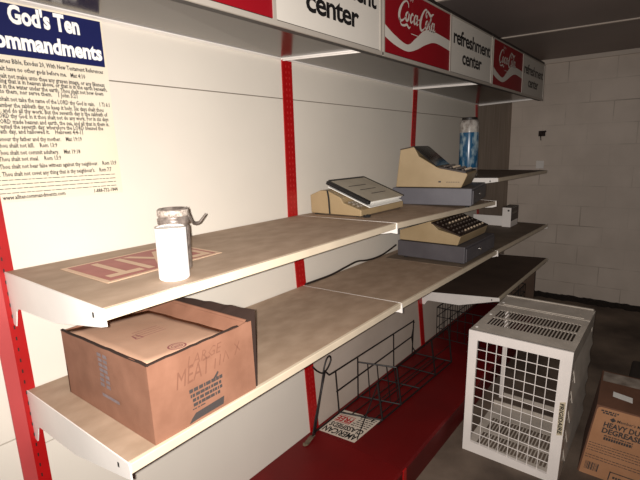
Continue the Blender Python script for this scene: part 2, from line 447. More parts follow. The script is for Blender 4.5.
# white end tabs of the brackets that stick out at the joints belong to clips
def clip(label, x, y, z):
    t = B()
    prism(t, [(0.0, 0.0), (-0.012, 0.002), (-0.014, -0.034), (0.055, -0.03), (0.04, -0.022), (0.0, -0.02)], -0.004, 0.004)
    o = obj('shelf_clip', t, M['white']); o.location = (x, y, z)
    tag(o, label, 'clip', 'white shelf clips')
clip('white clip under the joint of the upper shelves below the adding machine', 1.1885, -0.527, 1.292)
clip('white clip under the joint of the lower shelves above the wire basket', 1.1885, -0.552, 0.960)
clip('white clip at the far end of the upper shelf under the cash register', 2.44, -0.530, 1.262)
clip('white clip at the far end of the lower shelf under the cash register', 2.44, -0.555, 0.948)

# ------------------------------------------------------------------ canopy with unlit sign
YS = -0.476
def sgn(x, z, off=0.0): return (x, YS - 0.0015 - off, z)

COKE = []   # (points with width) in a 10 x 3 box
def st(pts): COKE.append(spline(pts, 5))
st([(2.55, 2.35, .10), (2.45, 2.75, .16), (2.0, 2.98, .14), (1.2, 2.6, .24), (0.55, 1.75, .40), (0.42, 1.0, .40), (0.85, 0.62, .26), (1.5, 0.85, .14), (1.95, 1.3, .08)])
st([(0.50, 0.85, .12), (0.95, 0.22, .16), (1.7, 0.22, .22), (2.35, 0.40, .24), (2.85, 0.12, .20), (3.2, 0.34, .10)])
st([(2.5, 1.88, .10), (2.1, 1.6, .26), (1.98, 1.1, .30), (2.3, 0.82, .2), (2.65, 1.15, .26), (2.72, 1.65, .2), (2.5, 1.88, .10), (2.95, 1.62, .08)])
st([(3.75, 1.65, .2), (3.6, 1.88, .16), (3.3, 1.6, .26), (3.15, 1.1, .3), (3.4, 0.82, .2), (3.75, 1.05, .1), (4.0, 1.3, .07)])
st([(4.75, 1.75, .12), (4.4, 1.86, .16), (4.12, 1.4, .28), (4.1, 0.95, .26), (4.4, 0.85, .14), (4.75, 1.4, .12)])
st([(4.9, 1.95, .2), (4.78, 1.3, .28), (4.85, 0.85, .22), (5.2, 1.0, .1)])
st([(5.15, 1.45, .14), (5.5, 1.55, .14)])
st([(7.45, 2.55, .1), (7.35, 2.2, .2), (7.1, 2.5, .14), (7.3, 3.02, .2), (6.85, 3.0, .2), (6.2, 2.35, .3), (5.78, 1.5, .42), (5.75, 0.8, .40), (6.15, 0.45, .26), (6.8, 0.75, .14), (7.25, 1.3, .08)])
st([(7.3, 3.0, .18), (7.9, 2.85, .3), (8.5, 2.6, .34), (9.0, 2.85, .2), (9.35, 3.0, .08)])
st([(7.65, 1.88, .10), (7.3, 1.6, .26), (7.2, 1.1, .30), (7.45, 0.82, .2), (7.8, 1.15, .26), (7.88, 1.65, .2), (7.65, 1.88, .10), (8.1, 1.55, .08)])
st([(8.3, 1.4, .1), (8.62, 2.1, .16), (8.68, 2.45, .14), (8.5, 2.2, .2), (8.3, 1.3, .28), (8.4, 0.85, .22), (8.75, 1.0, .1)])
st([(9.5, 1.75, .12), (9.15, 1.86, .16), (8.9, 1.4, .28), (8.9, 0.95, .26), (9.15, 0.85, .14), (9.5, 1.4, .12)])
st([(9.65, 1.95, .2), (9.52, 1.3, .28), (9.6, 0.85, .22), (10.0, 1.1, .1)])

can_lab = ['shelf canopy nearest the camera whose sign shows a bare red corner and center', 'middle shelf canopy with the large readable refreshment center sign', 'far shelf canopy with the small dim sign at the end of the row']
cx_ = [(-0.03, 1.168), (1.178, 2.434), (2.446, 3.715)]
split = [0.585, 1.817, 3.092]
for i, (xa, xb) in enumerate(cx_):
    t = thing('sign_canopy', can_lab[i], 'canopy', ((xa + xb) / 2, -0.2, 1.96), 'sign canopies over the shelves')
    ox, oy, oz = (xa + xb) / 2, -0.2, 1.96
    L_ = lambda x, y, z: (x - ox, y - oy, z - oz)
    zf0 = 1.975 - 0.004 * i; zbL, zbR = ((2.019, 2.004), (2.004, 1.986), (1.985, 1.953))[i]; zb0 = zbR
    yb = wy(2.02) - 0.008
    bm = B(); hexa(bm, [L_(xa, YS + 0.03, zf0), L_(xb, YS + 0.03, zf0), L_(xb, yb, zbR), L_(xa, yb, zbL), L_(xa, YS + 0.03, zf0 + 0.02), L_(xb, YS + 0.03, zf0 + 0.02), L_(xb, yb, zbR + 0.02), L_(xa, yb, zbL + 0.02)])
    obj('canopy_board', bm, M['canopy'], t)
    bm = B(); hexa(bm, [L_(xa, yb - 0.008, zbL - 0.004), L_(xb, yb - 0.008, zbR - 0.004), L_(xb, yb + 0.006, zbR - 0.008), L_(xa, yb + 0.006, zbL - 0.008), L_(xa, yb - 0.008, zbL + 0.01), L_(xb, yb - 0.008, zbR + 0.01), L_(xb, yb + 0.006, zbR + 0.01), L_(xa, yb + 0.006, zbL + 0.01)])
    obj('back_strip', bm, M['white'], t)
    # sign box behind the two faces
    zl, zh = 1.962 - 0.006 * (i == 2), 2.217
    bm = B(); box(bm, xa - ox, xb - ox, YS + 0.0005 - oy, YS + 0.03 - oy, 1.946 - oz, zh + 0.022 - oz); obj('sign_box', bm, M['darktrim'], t)
    sp = split[i]
    for nm, a, b, mm in (('red_sign_face', xa + 0.006, sp - 0.004, M['signred']), ('white_sign_face', sp + 0.004, xb - 0.010, M['signwhite'])):
        bm = B(); box(bm, a - ox, b - ox, YS - 0.0012 - oy, YS + 0.002 - oy, zl - oz, zh - oz)
        o = obj(nm, bm, mm, t)
    bm = B()
    for a, b in ((xa, xa + 0.010), (sp - 0.006, sp + 0.006), (xb - 0.012, xb)):
        box(bm, a - ox, b - ox, YS - 0.005 - oy, YS + 0.001 - oy, 1.946 - oz, zh + 0.004 - oz)
    box(bm, xa - ox, xb - ox, YS - 0.006 - oy, YS + 0.001 - oy, 1.944 - oz, 1.958 - oz)
    box(bm, xa - ox, xb - ox, YS - 0.0045 - oy, YS + 0.001 - oy, zh - 0.003 - oz, zh + 0.004 - oz)
    obj('sign_frame', bm, M['silver'], t)
    # lettering on the red face
    ra, rb = xa + 0.012, sp - 0.006; W_ = rb - ra
    F = lambda x, z: L_(*sgn(x, z))
    bm = B()
    sc = W_ / 0.61
    x0, z0 = ra + 0.10 * sc, 2.076
    ks, kz = 0.0345 * sc, 0.0345
    for s_ in COKE:
        ribbon(bm, [(p[0], p[1]) for p in s_], [p[2] * 1.15 for p in s_], lambda x, y: F(x0 + x * ks + (y - 1.5) * 0.003, z0 + y * kz))
    text(bm, 'Enjoy', F, x0 + 0.085 * sc, z0 + 0.112, 0.022, res=2)
    bm2 = bm
    ribbon(bm2, [(x0 + 0.115 * sc, 2.062), (x0 + 0.175 * sc, 2.062)], 0.003, F)
    obj('script_lettering', bm, M['signwhite'], t)
    bm = B()
    up_ = spline([(0.0, 2.062), (0.13, 2.034), (0.30, 2.015), (0.42, 2.050), (0.56, 2.097), (0.72, 2.107), (1.0, 2.098)], 8)
    lo_ = spline([(0.0, 2.018), (0.13, 1.998), (0.30, 1.988), (0.44, 2.008), (0.58, 2.040), (0.74, 2.062), (1.0, 2.052)], 8)
    va = [bm.verts.new(L_(*sgn(ra + p[0] * W_, p[1]))) for p in up_]; vb = [bm.verts.new(L_(*sgn(ra + p[0] * W_, p[1]))) for p in lo_]
    for k in range(len(va) - 1): bm.faces.new([va[k], va[k + 1], vb[k + 1], vb[k]])
    obj('white_wave', bm, M['signwhite'], t)
    wa, wb = sp + 0.04, xb - 0.035
    bm = B()
    text(bm, 'refreshment', F, wa, 2.100, 0.094, x1=wb, bold=0.026, res=3, space=0.92)
    mid = (wa + wb) / 2 - 0.005
    text(bm, 'center', F, mid - 0.148, 2.014, 0.094, x1=mid + 0.142, bold=0.026, res=3, space=0.92)
    obj('block_lettering', bm, M['black'], t)
    # white joint bars under the right end
    if i < 2 or True:
        bm = B()
        for dx, dz in ((-0.004, 0.0), (0.010, -0.004)):
            x = xb + dx - 0.004
            if i == 2: x -= 0.02
            hexa(bm, [L_(x - 0.003, YS + 0.04, zf0 - 0.005 + dz), L_(x + 0.003, YS + 0.04, zf0 - 0.005 + dz), L_(x + 0.003, yb, zb0 - 0.006 + dz), L_(x - 0.003, yb, zb0 - 0.006 + dz),
                      L_(x - 0.003, YS + 0.04, zf0 + 0.004), L_(x + 0.003, YS + 0.04, zf0 + 0.004), L_(x + 0.003, yb, zb0 + 0.004), L_(x - 0.003, yb, zb0 + 0.004)])
        obj('joint_bar', bm, M['white'], t)

# ------------------------------------------------------------------ poster
t = thing('poster', 'cream commandments poster with a navy heading on the back panel', 'poster', (0.175, wy(1.475), 1.475))
po = Vector((0.175, wy(1.475), 1.475))
def pst(x, z, off=0.003): return Vector((x, wy(z) - off, z)) - po
bm = B(); x0, x1, zb_, zt_ = -0.006, 0.356, 1.480, 2.008
nx, nz = 6, 8
g = [[bm.verts.new(pst(x0 + (x1 - x0) * i / nx - (0.009 * (1 - j / nz) if i == nx else 0), zb_ + (zt_ - zb_) * j / nz, 0.003 + 0.0015 * math.sin(i * 1.3 + j))) for i in range(nx + 1)] for j in range(nz + 1)]
for j in range(nz):
    for i in range(nx): bm.faces.new([g[j][i], g[j][i + 1], g[j + 1][i + 1], g[j + 1][i]])
obj('sheet', bm, M['paper'], t, smooth=True)
bm = B()
for k in range(8):
    a, b = x0 + 0.004 + (0.3475 - 0.0) * k / 8, x0 + 0.004 + 0.3475 * (k + 1) / 8
    quad(bm, pst(a, 1.868, 0.0056), pst(b, 1.868, 0.0056), pst(b + 0.003 * (k == 7), 2.002, 0.0056), pst(a, 2.002, 0.0056))
obj('heading_band', bm, M['navy'], t)
T1 = lambda x, z: pst(x, z, 0.0064)
bm = B()
text(bm, "God's Ten", T1, 0.097, 1.954, 0.064, x1=0.282, bold=0.042, res=3)
text(bm, "Commandments", T1, 0.022, 1.888, 0.060, x1=0.340, bold=0.042, res=3)
obj('heading_lettering', bm, M['paperwhite'], t)
bm = B()
T2 = lambda x, z: pst(x, z, 0.0060)
def line(body, z, xr, xl=None, h=0.0175, sx=0.0125):
    if xl is not None: text(bm, body, T2, xl, z - 0.006, h, x1=xr, bold=0.026, res=1)
    else: text(bm, body, T2, 0, z - 0.006, h, x1=xr, bold=0.026, right=True, sx=sx, res=1)
line('The King James Bible, Exodus 20, With New Testament References', 1.853, 0.336, 0.010)
line('1. Thou shalt have no other gods before me.   Mat 4:10', 1.833, 0.279, 0.006)
line('2. Thou shalt not make unto thee any graven image, or any likeness', 1.814, 0.335, 0.006)
line('of any thing that is in heaven above, or that is in the earth beneath,', 1.801, 0.341, 0.010)
line('or that is in the water under the earth. Thou shalt not bow down', 1.787, 0.327, 0.010)
line('thyself to them, nor serve them.    1 John 5:21', 1.774, 0.247, 0.010)
line('3. Thou shalt not take the name of the LORD thy God in vain.    1 Ti 6:1', 1.754, 0.342, 0.006)
line('4. Remember the sabbath day, to keep it holy. Six days shalt thou', 1.738, 0.320, 0.006)
line('labour, and do all thy work. But the seventh day is the sabbath of', 1.724, 0.331, 0.010)
line('the LORD thy God: in it thou shalt not do any work. For in six days', 1.710, 0.332, 0.010)
line('the LORD made heaven and earth, the sea, and all that in them is,', 1.695, 0.332, 0.010)
line('and rested the seventh day: wherefore the LORD blessed the', 1.682, 0.311, 0.010)
line('sabbath day, and hallowed it.    Hebrews 4:4-11', 1.669, 0.247, 0.010)
line('5. Honour thy father and thy mother.    Mat 19:19', 1.649, 0.241, 0.006)
line('6. Thou shalt not kill.    Rom 13:9', 1.632, 0.169, 0.006)
line('7. Thou shalt not commit adultery.    Mat 19:18', 1.613, 0.231, 0.006)
line('8. Thou shalt not steal.    Rom 13:9', 1.596, 0.174, 0.006)
line('9. Thou shalt not bear false witness against thy neighbour.    Rom 13:9', 1.576, 0.338, 0.004)
line("10. Thou shalt not covet any thing that is thy neighbour's.    Rom 7:7", 1.556, 0.319, 0.004)
line('www.alltencommandments.com', 1.494, 0.170, 0.010, h=0.0165)
line('1-888-732-1844', 1.493, 0.330, 0.255, h=0.0165)
rr = random.Random(3)
for z in (1.540, 1.528, 1.517, 1.505):
    x = 0.004
    while x < 0.326:
        wd = rr.uniform(0.006, 0.02)
        quad(bm, T2(x, z - 0.0010), T2(min(x + wd, 0.328), z - 0.0010), T2(min(x + wd, 0.328), z + 0.0010), T2(x, z + 0.0010)); x += wd + 0.0025
obj('body_lettering', bm, M['ink'], t)

# ------------------------------------------------------------------ sticker on the upper shelf
ST = [(0.080, -0.118), (0.082, -0.373), (0.450, -0.345), (0.452, -0.100)]
def zsh(x, y):   # top of the upper near shelf
    f = min(max(-y / 0.53, 0), 1); zf = 1.3011
    return 1.2976 * (1 - f) + zf * f
so = Vector((0.25, -0.24, zsh(0.25, -0.24)))
def sk(x, y, o=0.0012): return Vector((x, y, zsh(x, y) + o)) - so
t = thing('sticker', 'faded red sign sticker with cream strokes lying on the upper shelf beside the can', 'sticker', so)
bm = B(); v = [bm.verts.new(sk(*p, 0.0004)) for p in ST] + [bm.verts.new(sk(*p, 0.0014)) for p in ST]
for f in ((0, 1, 2, 3), (7, 6, 5, 4), (0, 4, 5, 1), (1, 5, 6, 2), (2, 6, 7, 3), (3, 7, 4, 0)): bm.faces.new([v[i] for i in f])
obj('sheet', bm, M['stickercream'], t)
c_ = Vector((sum(p[0] for p in ST) / 4, sum(p[1] for p in ST) / 4))
inn = [(c_.x + (p[0] - c_.x) * 0.93, c_.y + (p[1] - c_.y) * 0.90) for p in ST]
bm = B(); quad(bm, *[sk(*p, 0.0019) for p in inn]); obj('red_print', bm, M['sticker'], t)
bm = B()
text(bm, 'EXIT', lambda u, v: sk(0.425 - u, -0.150 - v * 1.0, 0.0024), 0.0, 0.0, 0.262, x1=0.315, bold=0.012)
obj('cream_lettering', bm, M['stickercream'], t)

# ------------------------------------------------------------------ white can and the jar behind it
cx, cy = 0.201, -0.468; cz = zsh(cx, cy) + 0.0003
t = thing('can', 'blank white cylindrical can on the upper shelf, in front of the grey jar', 'can', (cx, cy, cz))
bm = B(); lathe(bm, [(0, 0), (0.034, 0), (0.0362, 0.003), (0.0362, 0.123), (0.035, 0.126), (0.0335, 0.128), (0.033, 0.125), (0, 0.124)], 48)
obj('can_body', bm, M['can'], t, smooth=False)
bm = B(); tube(bm, [(0.0345 * math.cos(a * math.pi / 20), 0.0345 * math.sin(a * math.pi / 20), 0.1265) for a in range(40)], 0.0018, 6, close=True)
obj('rim', bm, M['silver'], t, smooth=True)
jx, jy = 0.262, -0.392; jz = zsh(jx, jy) + 0.0003
t = thing('jar', 'grey jar wrapped in crinkled film behind the white can', 'jar', (jx, jy, jz))
bm = B()
prof = [(0, 0), (0.036, 0), (0.038, 0.004), (0.038, 0.112), (0.034, 0.118), (0.040, 0.121), (0.041, 0.134), (0.037, 0.137), (0.038, 0.140), (0.0385, 0.157), (0.036, 0.160), (0.030, 0.1595), (0.029, 0.154), (0, 0.154)]
lathe(bm, prof, 48)
obj('jar_body', bm, M['foil'], t, smooth=True)
bm = B(); lathe(bm, [(0.0386, 0.141), (0.0396, 0.142), (0.0396, 0.156), (0.0386, 0.157)], 48); obj('band', bm, M['foillight'], t, smooth=True)
bm = B()
sp3 = spline([(0.030, -0.024, 0.150), (0.046, -0.012, 0.128), (0.066, 0.004, 0.112), (0.088, 0.012, 0.110), (0.100, 0.014, 0.118), (0.112, 0.016, 0.127), (0.118, 0.018, 0.131)], 6)
for k, p in enumerate(sp3): pass
hw_ = [0.013, 0.009, 0.005, 0.003, 0.0022, 0.0016, 0.0008]
va, vb = [], []
for k, p in enumerate(sp3):
    h_ = hw_[min(k // 6, 6)] * (1 - (k % 6) / 6) + hw_[min(k // 6 + 1, 6)] * ((k % 6) / 6)
    va.append(bm.verts.new((p[0], p[1] + 0.003, p[2] + h_))); vb.append(bm.verts.new((p[0] - 0.002, p[1] - 0.003, p[2] - h_)))
for k in range(len(va) - 1): bm.faces.new([va[k], va[k + 1], vb[k + 1], vb[k]])
o = obj('loose_film', bm, M['foil'], t, smooth=True)
sm = o.modifiers.new('s', 'SOLIDIFY'); sm.thickness = 0.0015

# ------------------------------------------------------------------ open carton on the lower shelf
def zlo(x, y):
    f = min(max(-y / 0.555, 0), 1); zf = 0.948 + 0.02 * x / 1.186
    return 0.9526 * (1 - f) + zf * f
bx0, bx1, by0, by1 = 0.063, 0.352, -0.5475, -0.125
bz = 0.9638; T = 1.1465
t = thing('carton', 'worn brown carton with a sunken lid and scrawled writing on the lower shelf', 'carton', (0.2, -0.34, bz)); t.rotation_euler = (-0.0259, 0, 0); t.location.z = 0.9643; t.location.y = -0.360; t.location.x = 0.188
L_ = lambda x, y, z: (x - 0.2, y + 0.34, z - bz)
def wob(bm, a, b, za, zb, thick, n=12, amp=0.003, seed=0, push=0.0):
    """a carton wall from a to b (xy), with a worn wavy top edge; thick is an inward vector"""
    r_ = random.Random(seed); rows = []
    for i in range(n + 1):
        f = i / n; x = a[0] + (b[0] - a[0]) * f; y = a[1] + (b[1] - a[1]) * f
        top = za[1] + (zb[1] - za[1]) * f + (r_.uniform(-amp, amp) if 0 < i < n else 0); bot = za[0] + (zb[0] - za[0]) * f
        bul = math.sin(f * math.pi) * push
        tx, ty = thick; l = math.hypot(tx, ty)
        ex, ey = -tx / l * bul, -ty / l * bul
        rows.append([bm.verts.new(L_(x, y, bot)), bm.verts.new(L_(x + ex, y + ey, (bot + top) / 2)), bm.verts.new(L_(x, y, top)), bm.verts.new(L_(x + tx, y + ty, top)), bm.verts.new(L_(x + tx, y + ty, bot))])
    for p, q in zip(rows, rows[1:]):
        for j in range(4): bm.faces.new([p[j], q[j], q[j + 1], p[j + 1]])
        bm.faces.new([p[4], q[4], q[0], p[0]])
    bm.faces.new(rows[0]); bm.faces.new(rows[-1][::-1])
bm = B()
wob(bm, (bx0 + 0.0006, by0), (0.366, by0), (bz, T + 0.004), (bz, T + 0.008), (0, 0.005), seed=1, amp=0.0022, push=0.002)
wob(bm, (bx0, by0 + 0.0006), (bx0, by1 - 0.0006), (bz, T + 0.004), (bz, T - 0.004), (0.005, 0), seed=2, amp=0.0025, push=0.002)
wob(bm, (bx1 - 0.0006, by0 + 0.0006), (bx1 - 0.0006, by1 - 0.0006), (bz, T + 0.010), (bz, T + 0.012), (-0.005, 0), seed=3, amp=0.001)
wob(bm, (bx0, by1), (bx1, by1), (bz, T - 0.004), (bz, T + 0.012), (0, -0.005), seed=4, amp=0.002)
box(bm, bx0 - 0.198, bx1 - 0.202, by0 + 0.342, by1 + 0.338, 0.0005, 0.005)
obj('carton_wall', bm, M['card'], t)
bm = B()
n = 8
gx = [[bm.verts.new(L_(bx0 + 0.006 + (0.300 - 0.054) * 1.0 * i / n, by0 + 0.006 + (by1 - by0 - 0.012) * j / n, T - 0.004 - 0.016 * (i / n) * (0.4 + 0.6 * j / n) + 0.001 * math.sin(i + j * 2))) for i in range(n + 1)] for j in range(n + 1)]
for j in range(n):
    for i in range(n): bm.faces.new([gx[j][i], gx[j][i + 1], gx[j + 1][i + 1], gx[j + 1][i]])
lid = obj('sunken_lid', bm, M['cardtop'], t, smooth=True); sm = lid.modifiers.new('s', 'SOLIDIFY'); sm.thickness = 0.004; sm.offset = -1
bm = B(); r_ = random.Random(31)
def edge(a, b, za, zb, wd, n=16):
    rows = []
    for i in range(n + 1):
        f = i / n; x = a[0] + (b[0] - a[0]) * f; y = a[1] + (b[1] - a[1]) * f; z = za + (zb - za) * f + r_.uniform(-0.0008, 0.0012)
        rows.append([bm.verts.new(L_(x, y, z)), bm.verts.new(L_(x + wd[0], y + wd[1], z + 0.0015)), bm.verts.new(L_(x + wd[0], y + wd[1], z - 0.004)), bm.verts.new(L_(x, y, z - 0.002))])
    for p, q in zip(rows, rows[1:]):
        for j in range(4): bm.faces.new([p[j], q[j], q[(j + 1) % 4], p[(j + 1) % 4]])
    bm.faces.new(rows[0]); bm.faces.new(rows[-1][::-1])
edge((bx0, by0 - 0.0012), (bx1 - 0.03, by0 - 0.0012), T + 0.0055, T + 0.009, (0, 0.0062))
edge((bx0 - 0.0012, by0), (bx0 - 0.0012, by1), T + 0.0055, T - 0.002, (0.0062, 0))
o = obj('cut_edge', bm, M['carddark'], t); o['label'] = 'dark worn upper cut edge'  # thin near-black strip laid along the front and left wall tops
# inner flap standing between lid and right wall
bm = B()
hexa(bm, [L_(0.306, by0 + 0.007, T - 0.03), L_(0.310, by0 + 0.007, T - 0.03), L_(0.310, by1 - 0.006, T - 0.03), L_(0.306, by1 - 0.006, T - 0.03),
          L_(0.352, by0 + 0.007, T + 0.014), L_(0.356, by0 + 0.007, T + 0.014), L_(0.356, by1 - 0.006, T + 0.016), L_(0.352, by1 - 0.006, T + 0.016)])
obj('inner_flap', bm, M['card'], t)
# outer torn flap on the right, a solid wedge in near-black
bm = B(); r_ = random.Random(9)
rows = []
for i in range(15):
    f = i / 14; y = by0 + 0.002 + (by1 - by0 - 0.004) * f; dz = r_.uniform(-0.002, 0.002)
    rows.append([bm.verts.new(L_(0.3535, y, bz + 0.002)), bm.verts.new(L_(0.3740, y, bz + 0.002)), bm.verts.new(L_(0.3840 - 0.014 * f, y, T + 0.034 - 0.014 * f + dz)), bm.verts.new(L_(0.3545, y, T + 0.010 + 0.004 * f))])
for p, q in zip(rows, rows[1:]):
    for j in range(4): bm.faces.new([p[j], q[j], q[(j + 1) % 4], p[(j + 1) % 4]])
bm.faces.new(rows[0]); bm.faces.new(rows[-1][::-1])
o = obj('torn_flap', bm, M['carddark'], t); o['label'] = 'dark torn corrugated edge'
# print and scrawl on the front
bm = B()
Fr = lambda x, z: L_(x, by0 - 0.0032, z)
text(bm, 'MEAT', lambda x, z: Fr(x, z + (x - 0.12) * 0.08), 0.126, 1.066, 0.058, x1=0.225, bold=0.0, shear=0.25, res=1)
text(bm, 'LARGE', lambda x, z: Fr(x, z + (x - 0.15) * 0.03), 0.160, 1.108, 0.036, x1=0.262, bold=-0.006, shear=0.3, res=1)
for pts in ([(0.235, 1.075), (0.24, 1.10)], [(0.25, 1.078), (0.256, 1.105)], [(0.262, 1.082), (0.272, 1.108), (0.28, 1.083)], [(0.30, 1.085), (0.318, 1.118)], [(0.302, 1.115), (0.318, 1.092)]):
    ribbon(bm, pts, 0.003, Fr)
obj('scrawl', bm, M['pencil'], t)
bm = B(); r_ = random.Random(5)
for row, (z, xa, xb, h_) in enumerate(((1.048, 0.158, 0.252, 0.009), (1.035, 0.160, 0.250, 0.008), (1.023, 0.165, 0.250, 0.008), (1.011, 0.166, 0.246, 0.008), (1.001, 0.163, 0.19, 0.003))):
    x = xa
    while x < xb:
        wd = r_.uniform(0.004, 0.014); quad(bm, Fr(x, z - h_ / 2), Fr(x + wd, z - h_ / 2), Fr(x + wd, z + h_ / 2), Fr(x, z + h_ / 2)); x += wd + r_.uniform(0.001, 0.003)
polyface(bm, [(0.150, 0.970), (0.172, 0.972), (0.252, 0.974), (0.256, 0.994), (0.170, 0.990), (0.158, 0.980)], Fr)
polyface(bm, [(0.228, 1.052), (0.238, 1.052), (0.246, 1.062), (0.242, 1.066)], Fr)
obj('front_print', bm, M['print'], t)
bm = B(); Ls = lambda y, z: L_(bx0 - 0.0032, y, z)
r_ = random.Random(8)
for k in range(7):
    for c in range(2):
        y0_ = -0.375 + 0.024 * c + r_.uniform(-0.003, 0.003); z0_ = 1.045 + 0.013 * k
        quad(bm, Ls(y0_, z0_), Ls(y0_ + 0.020, z0_), Ls(y0_ + 0.020, z0_ + 0.009), Ls(y0_, z0_ + 0.009))
quad(bm, Ls(-0.412, 1.018), Ls(-0.33, 1.018), Ls(-0.33, 1.026), Ls(-0.412, 1.026))
obj('side_print', bm, M['bluegrey'], t)
bm = B()
def lidz(x, y):
    i = (x - bx0 - 0.006) / 0.246; j = (y - by0 - 0.006) / (by1 - by0 - 0.012)
    return T - 0.004 - 0.016 * i * (0.4 + 0.6 * j) + 0.0028
Ld = lambda x, y: L_(x, y, lidz(x, y))
ring = [(0.176 + 0.021 * math.cos(a * math.pi / 14), -0.492 + 0.019 * math.sin(a * math.pi / 14)) for a in range(29)]
ribbon(bm, ring, 0.004, Ld)
ring = [(0.176 + 0.013 * math.cos(a * math.pi / 14), -0.492 + 0.012 * math.sin(a * math.pi / 14)) for a in range(29)]
ribbon(bm, ring, 0.002, Ld); ribbon(bm, [(0.167, -0.496), (0.186, -0.496)], 0.003, Ld); ribbon(bm, [(0.167, -0.490), (0.186, -0.490)], 0.003, Ld)
obj('round_stamp', bm, M['purple'], t); bm = B()
for k, y in enumerate((-0.36, -0.345, -0.33, -0.315)): ribbon(bm, [(0.16, y), (0.235, y + 0.004)], 0.0018, Ld)
ribbon(bm, [(0.145, -0.365), (0.150, -0.335), (0.160, -0.335), (0.164, -0.365), (0.145, -0.365)], 0.004, Ld); ribbon(bm, [(0.148, -0.35), (0.162, -0.35)], 0.003, Ld)
obj('lid_stamp', bm, M['purple'], t)

# ------------------------------------------------------------------ adding machine with notebook
AZ = 1.2990
ax0, ax1 = 1.256, 1.647
t = thing('adding_machine', 'beige adding machine on the upper shelf with a notebook leaning on it', 'adding machine', ((ax0 + ax1) / 2, -0.18, AZ))
oa = Vector(((ax0 + ax1) / 2, -0.18, AZ)); 
La = lambda x, y, z: Vector((x, y, z)) - oa
prof = [(-0.036, 1.304), (-0.032, 1.389), (-0.093, 1.413), (-0.137, 1.412), (-0.21, 1.383), (-0.225, 1.360), (-0.30, 1.338), (-0.322, 1.332), (-0.322, 1.304)]
bm = B(); prism(bm, [(y, z) for y, z in prof], ax0, ax1, lambda x, y, z: La(x, y, z)); obj('housing', bm, M['beige'], t, bevel=0.004)
for x in (ax0 + 0.02, ax1 - 0.02):
    for y in (-0.06, -0.30):
        bm = B(); box(bm, x - 0.01 - oa.x, x + 0.01 - oa.x, y - 0.01 - oa.y, y + 0.01 - oa.y, 0.0, 0.0055); obj('rubber_foot', bm, M['rubber'], t)
bm = B(); tube(bm, [La(ax0 - 0.002, -0.137, 1.414), La(ax0 - 0.003, -0.145, 1.38), La(ax0 - 0.003, -0.150, 1.306)], 0.004, 6); obj('side_strap', bm, M['rubber'], t)
kb = B(); hexa(kb, [(-0.007, -0.007, 0), (0.007, -0.007, 0), (0.007, 0.007, 0), (-0.007, 0.007, 0), (-0.0055, -0.0055, 0.008), (0.0055, -0.0055, 0.008), (0.0055, 0.0055, 0.008), (-0.0055, 0.0055, 0.008)])
kme = bpy.data.meshes.new('key'); bmesh.ops.recalc_face_normals(kb, faces=kb.faces); kb.to_mesh(kme); kb.free(); kme.materials.append(M['key'])
for r in range(3):
    for c in range(9):
        k = bpy.data.objects.new('key', kme); COL.objects.link(k); k.parent = t
        y = -0.242 - r * 0.024; k.location = La(ax0 + 0.03 + c * 0.024, y, 1.3385 + (y + 0.30) * 0.293 + 0.0005)
# cord bit under the front
bm = B(); tube(bm, [(1.30, -0.325, AZ + 0.005), (1.29, -0.345, AZ + 0.006), (1.275, -0.350, AZ + 0.006), (1.262, -0.340, AZ + 0.006), (1.272, -0.327, AZ + 0.006)], 0.0055, 6)
tag(obj('power_plug', bm, M['rubber']), 'black plug end lying in front of the adding machine', 'plug')

def slab(bm, c, th, fn):  # four corners, thickness along local normal
    c = [Vector(p) for p in c]; nrm = (c[1] - c[0]).cross(c[3] - c[0]).normalized()
    if nrm.z < 0: nrm = -nrm
    hexa(bm, [fn(*p) for p in c] + [fn(*(p + nrm * th)) for p in c])
NB = [(1.30, -0.325, 1.352), (1.625, -0.325, 1.352), (1.625, -0.10, 1.437), (1.30, -0.10, 1.437)]
t = thing('notebook', 'grey covered notebook with a black spine on top of the adding machine', 'notebook', NB[0])
ob = Vector(NB[0]); Ln = lambda x, y, z: Vector((x, y, z)) - ob
up_n = Vector((0, -0.085, 0.225)).normalized() if False else None
bm = B(); slab(bm, [(1.306, -0.322, 1.3531), (1.622, -0.322, 1.3531), (1.622, -0.102, 1.4362), (1.306, -0.102, 1.4362)], 0.012, Ln); obj('pages', bm, M['paperwhite'], t)
nn = Vector((0, -0.0831, 0.22)).normalized(); nn = Vector((0, -0.3534, 0.9355))
top = [Vector(p) + nn * 0.0122 for p in ((1.322, -0.327, 1.3512), (1.628, -0.327, 1.3512), (1.628, -0.098, 1.4377), (1.322, -0.098, 1.4377))]
bm = B(); slab(bm, top, 0.003, Ln); obj('front_cover', bm, M['cover'], t)
sp_ = [Vector(p) for p in ((1.296, -0.328, 1.3508), (1.3215, -0.328, 1.3508), (1.3215, -0.096, 1.4384), (1.296, -0.096, 1.4384))]
bm = B(); slab(bm, sp_, 0.017, Ln); obj('spine', bm, M['black'], t, bevel=0.003)
e2 = [Vector(p) + nn * 0.0122 for p in ((1.322, -0.1, 1.4369), (1.628, -0.1, 1.4369), (1.628, -0.088, 1.4415), (1.322, -0.088, 1.4415))]
bm = B(); slab(bm, e2, 0.0045, Ln)
e3 = [Vector(p) + nn * 0.0122 for p in ((1.622, -0.327, 1.3512), (1.633, -0.327, 1.3512), (1.633, -0.09, 1.4408), (1.622, -0.09, 1.4408))]
slab(bm, e3, 0.0045, Ln); obj('cover_edge', bm, M['black'], t)
bm = B()
for k in range(3):
    y = -0.17 - 0.045 * k; zc = 1.3512 + (y + 0.327) * 0.3777
    p = [Vector((1.37 + 0.03 * k, y - 0.005, zc - 0.0019)), Vector((1.52 + 0.02 * k, y - 0.005, zc - 0.0019)), Vector((1.52 + 0.02 * k, y, zc)), Vector((1.37 + 0.03 * k, y, zc))]
    slab(bm, [q_ + nn * 0.0153 for q_ in p], 0.0004, Ln)
obj('cover_print', bm, M['print'], t)
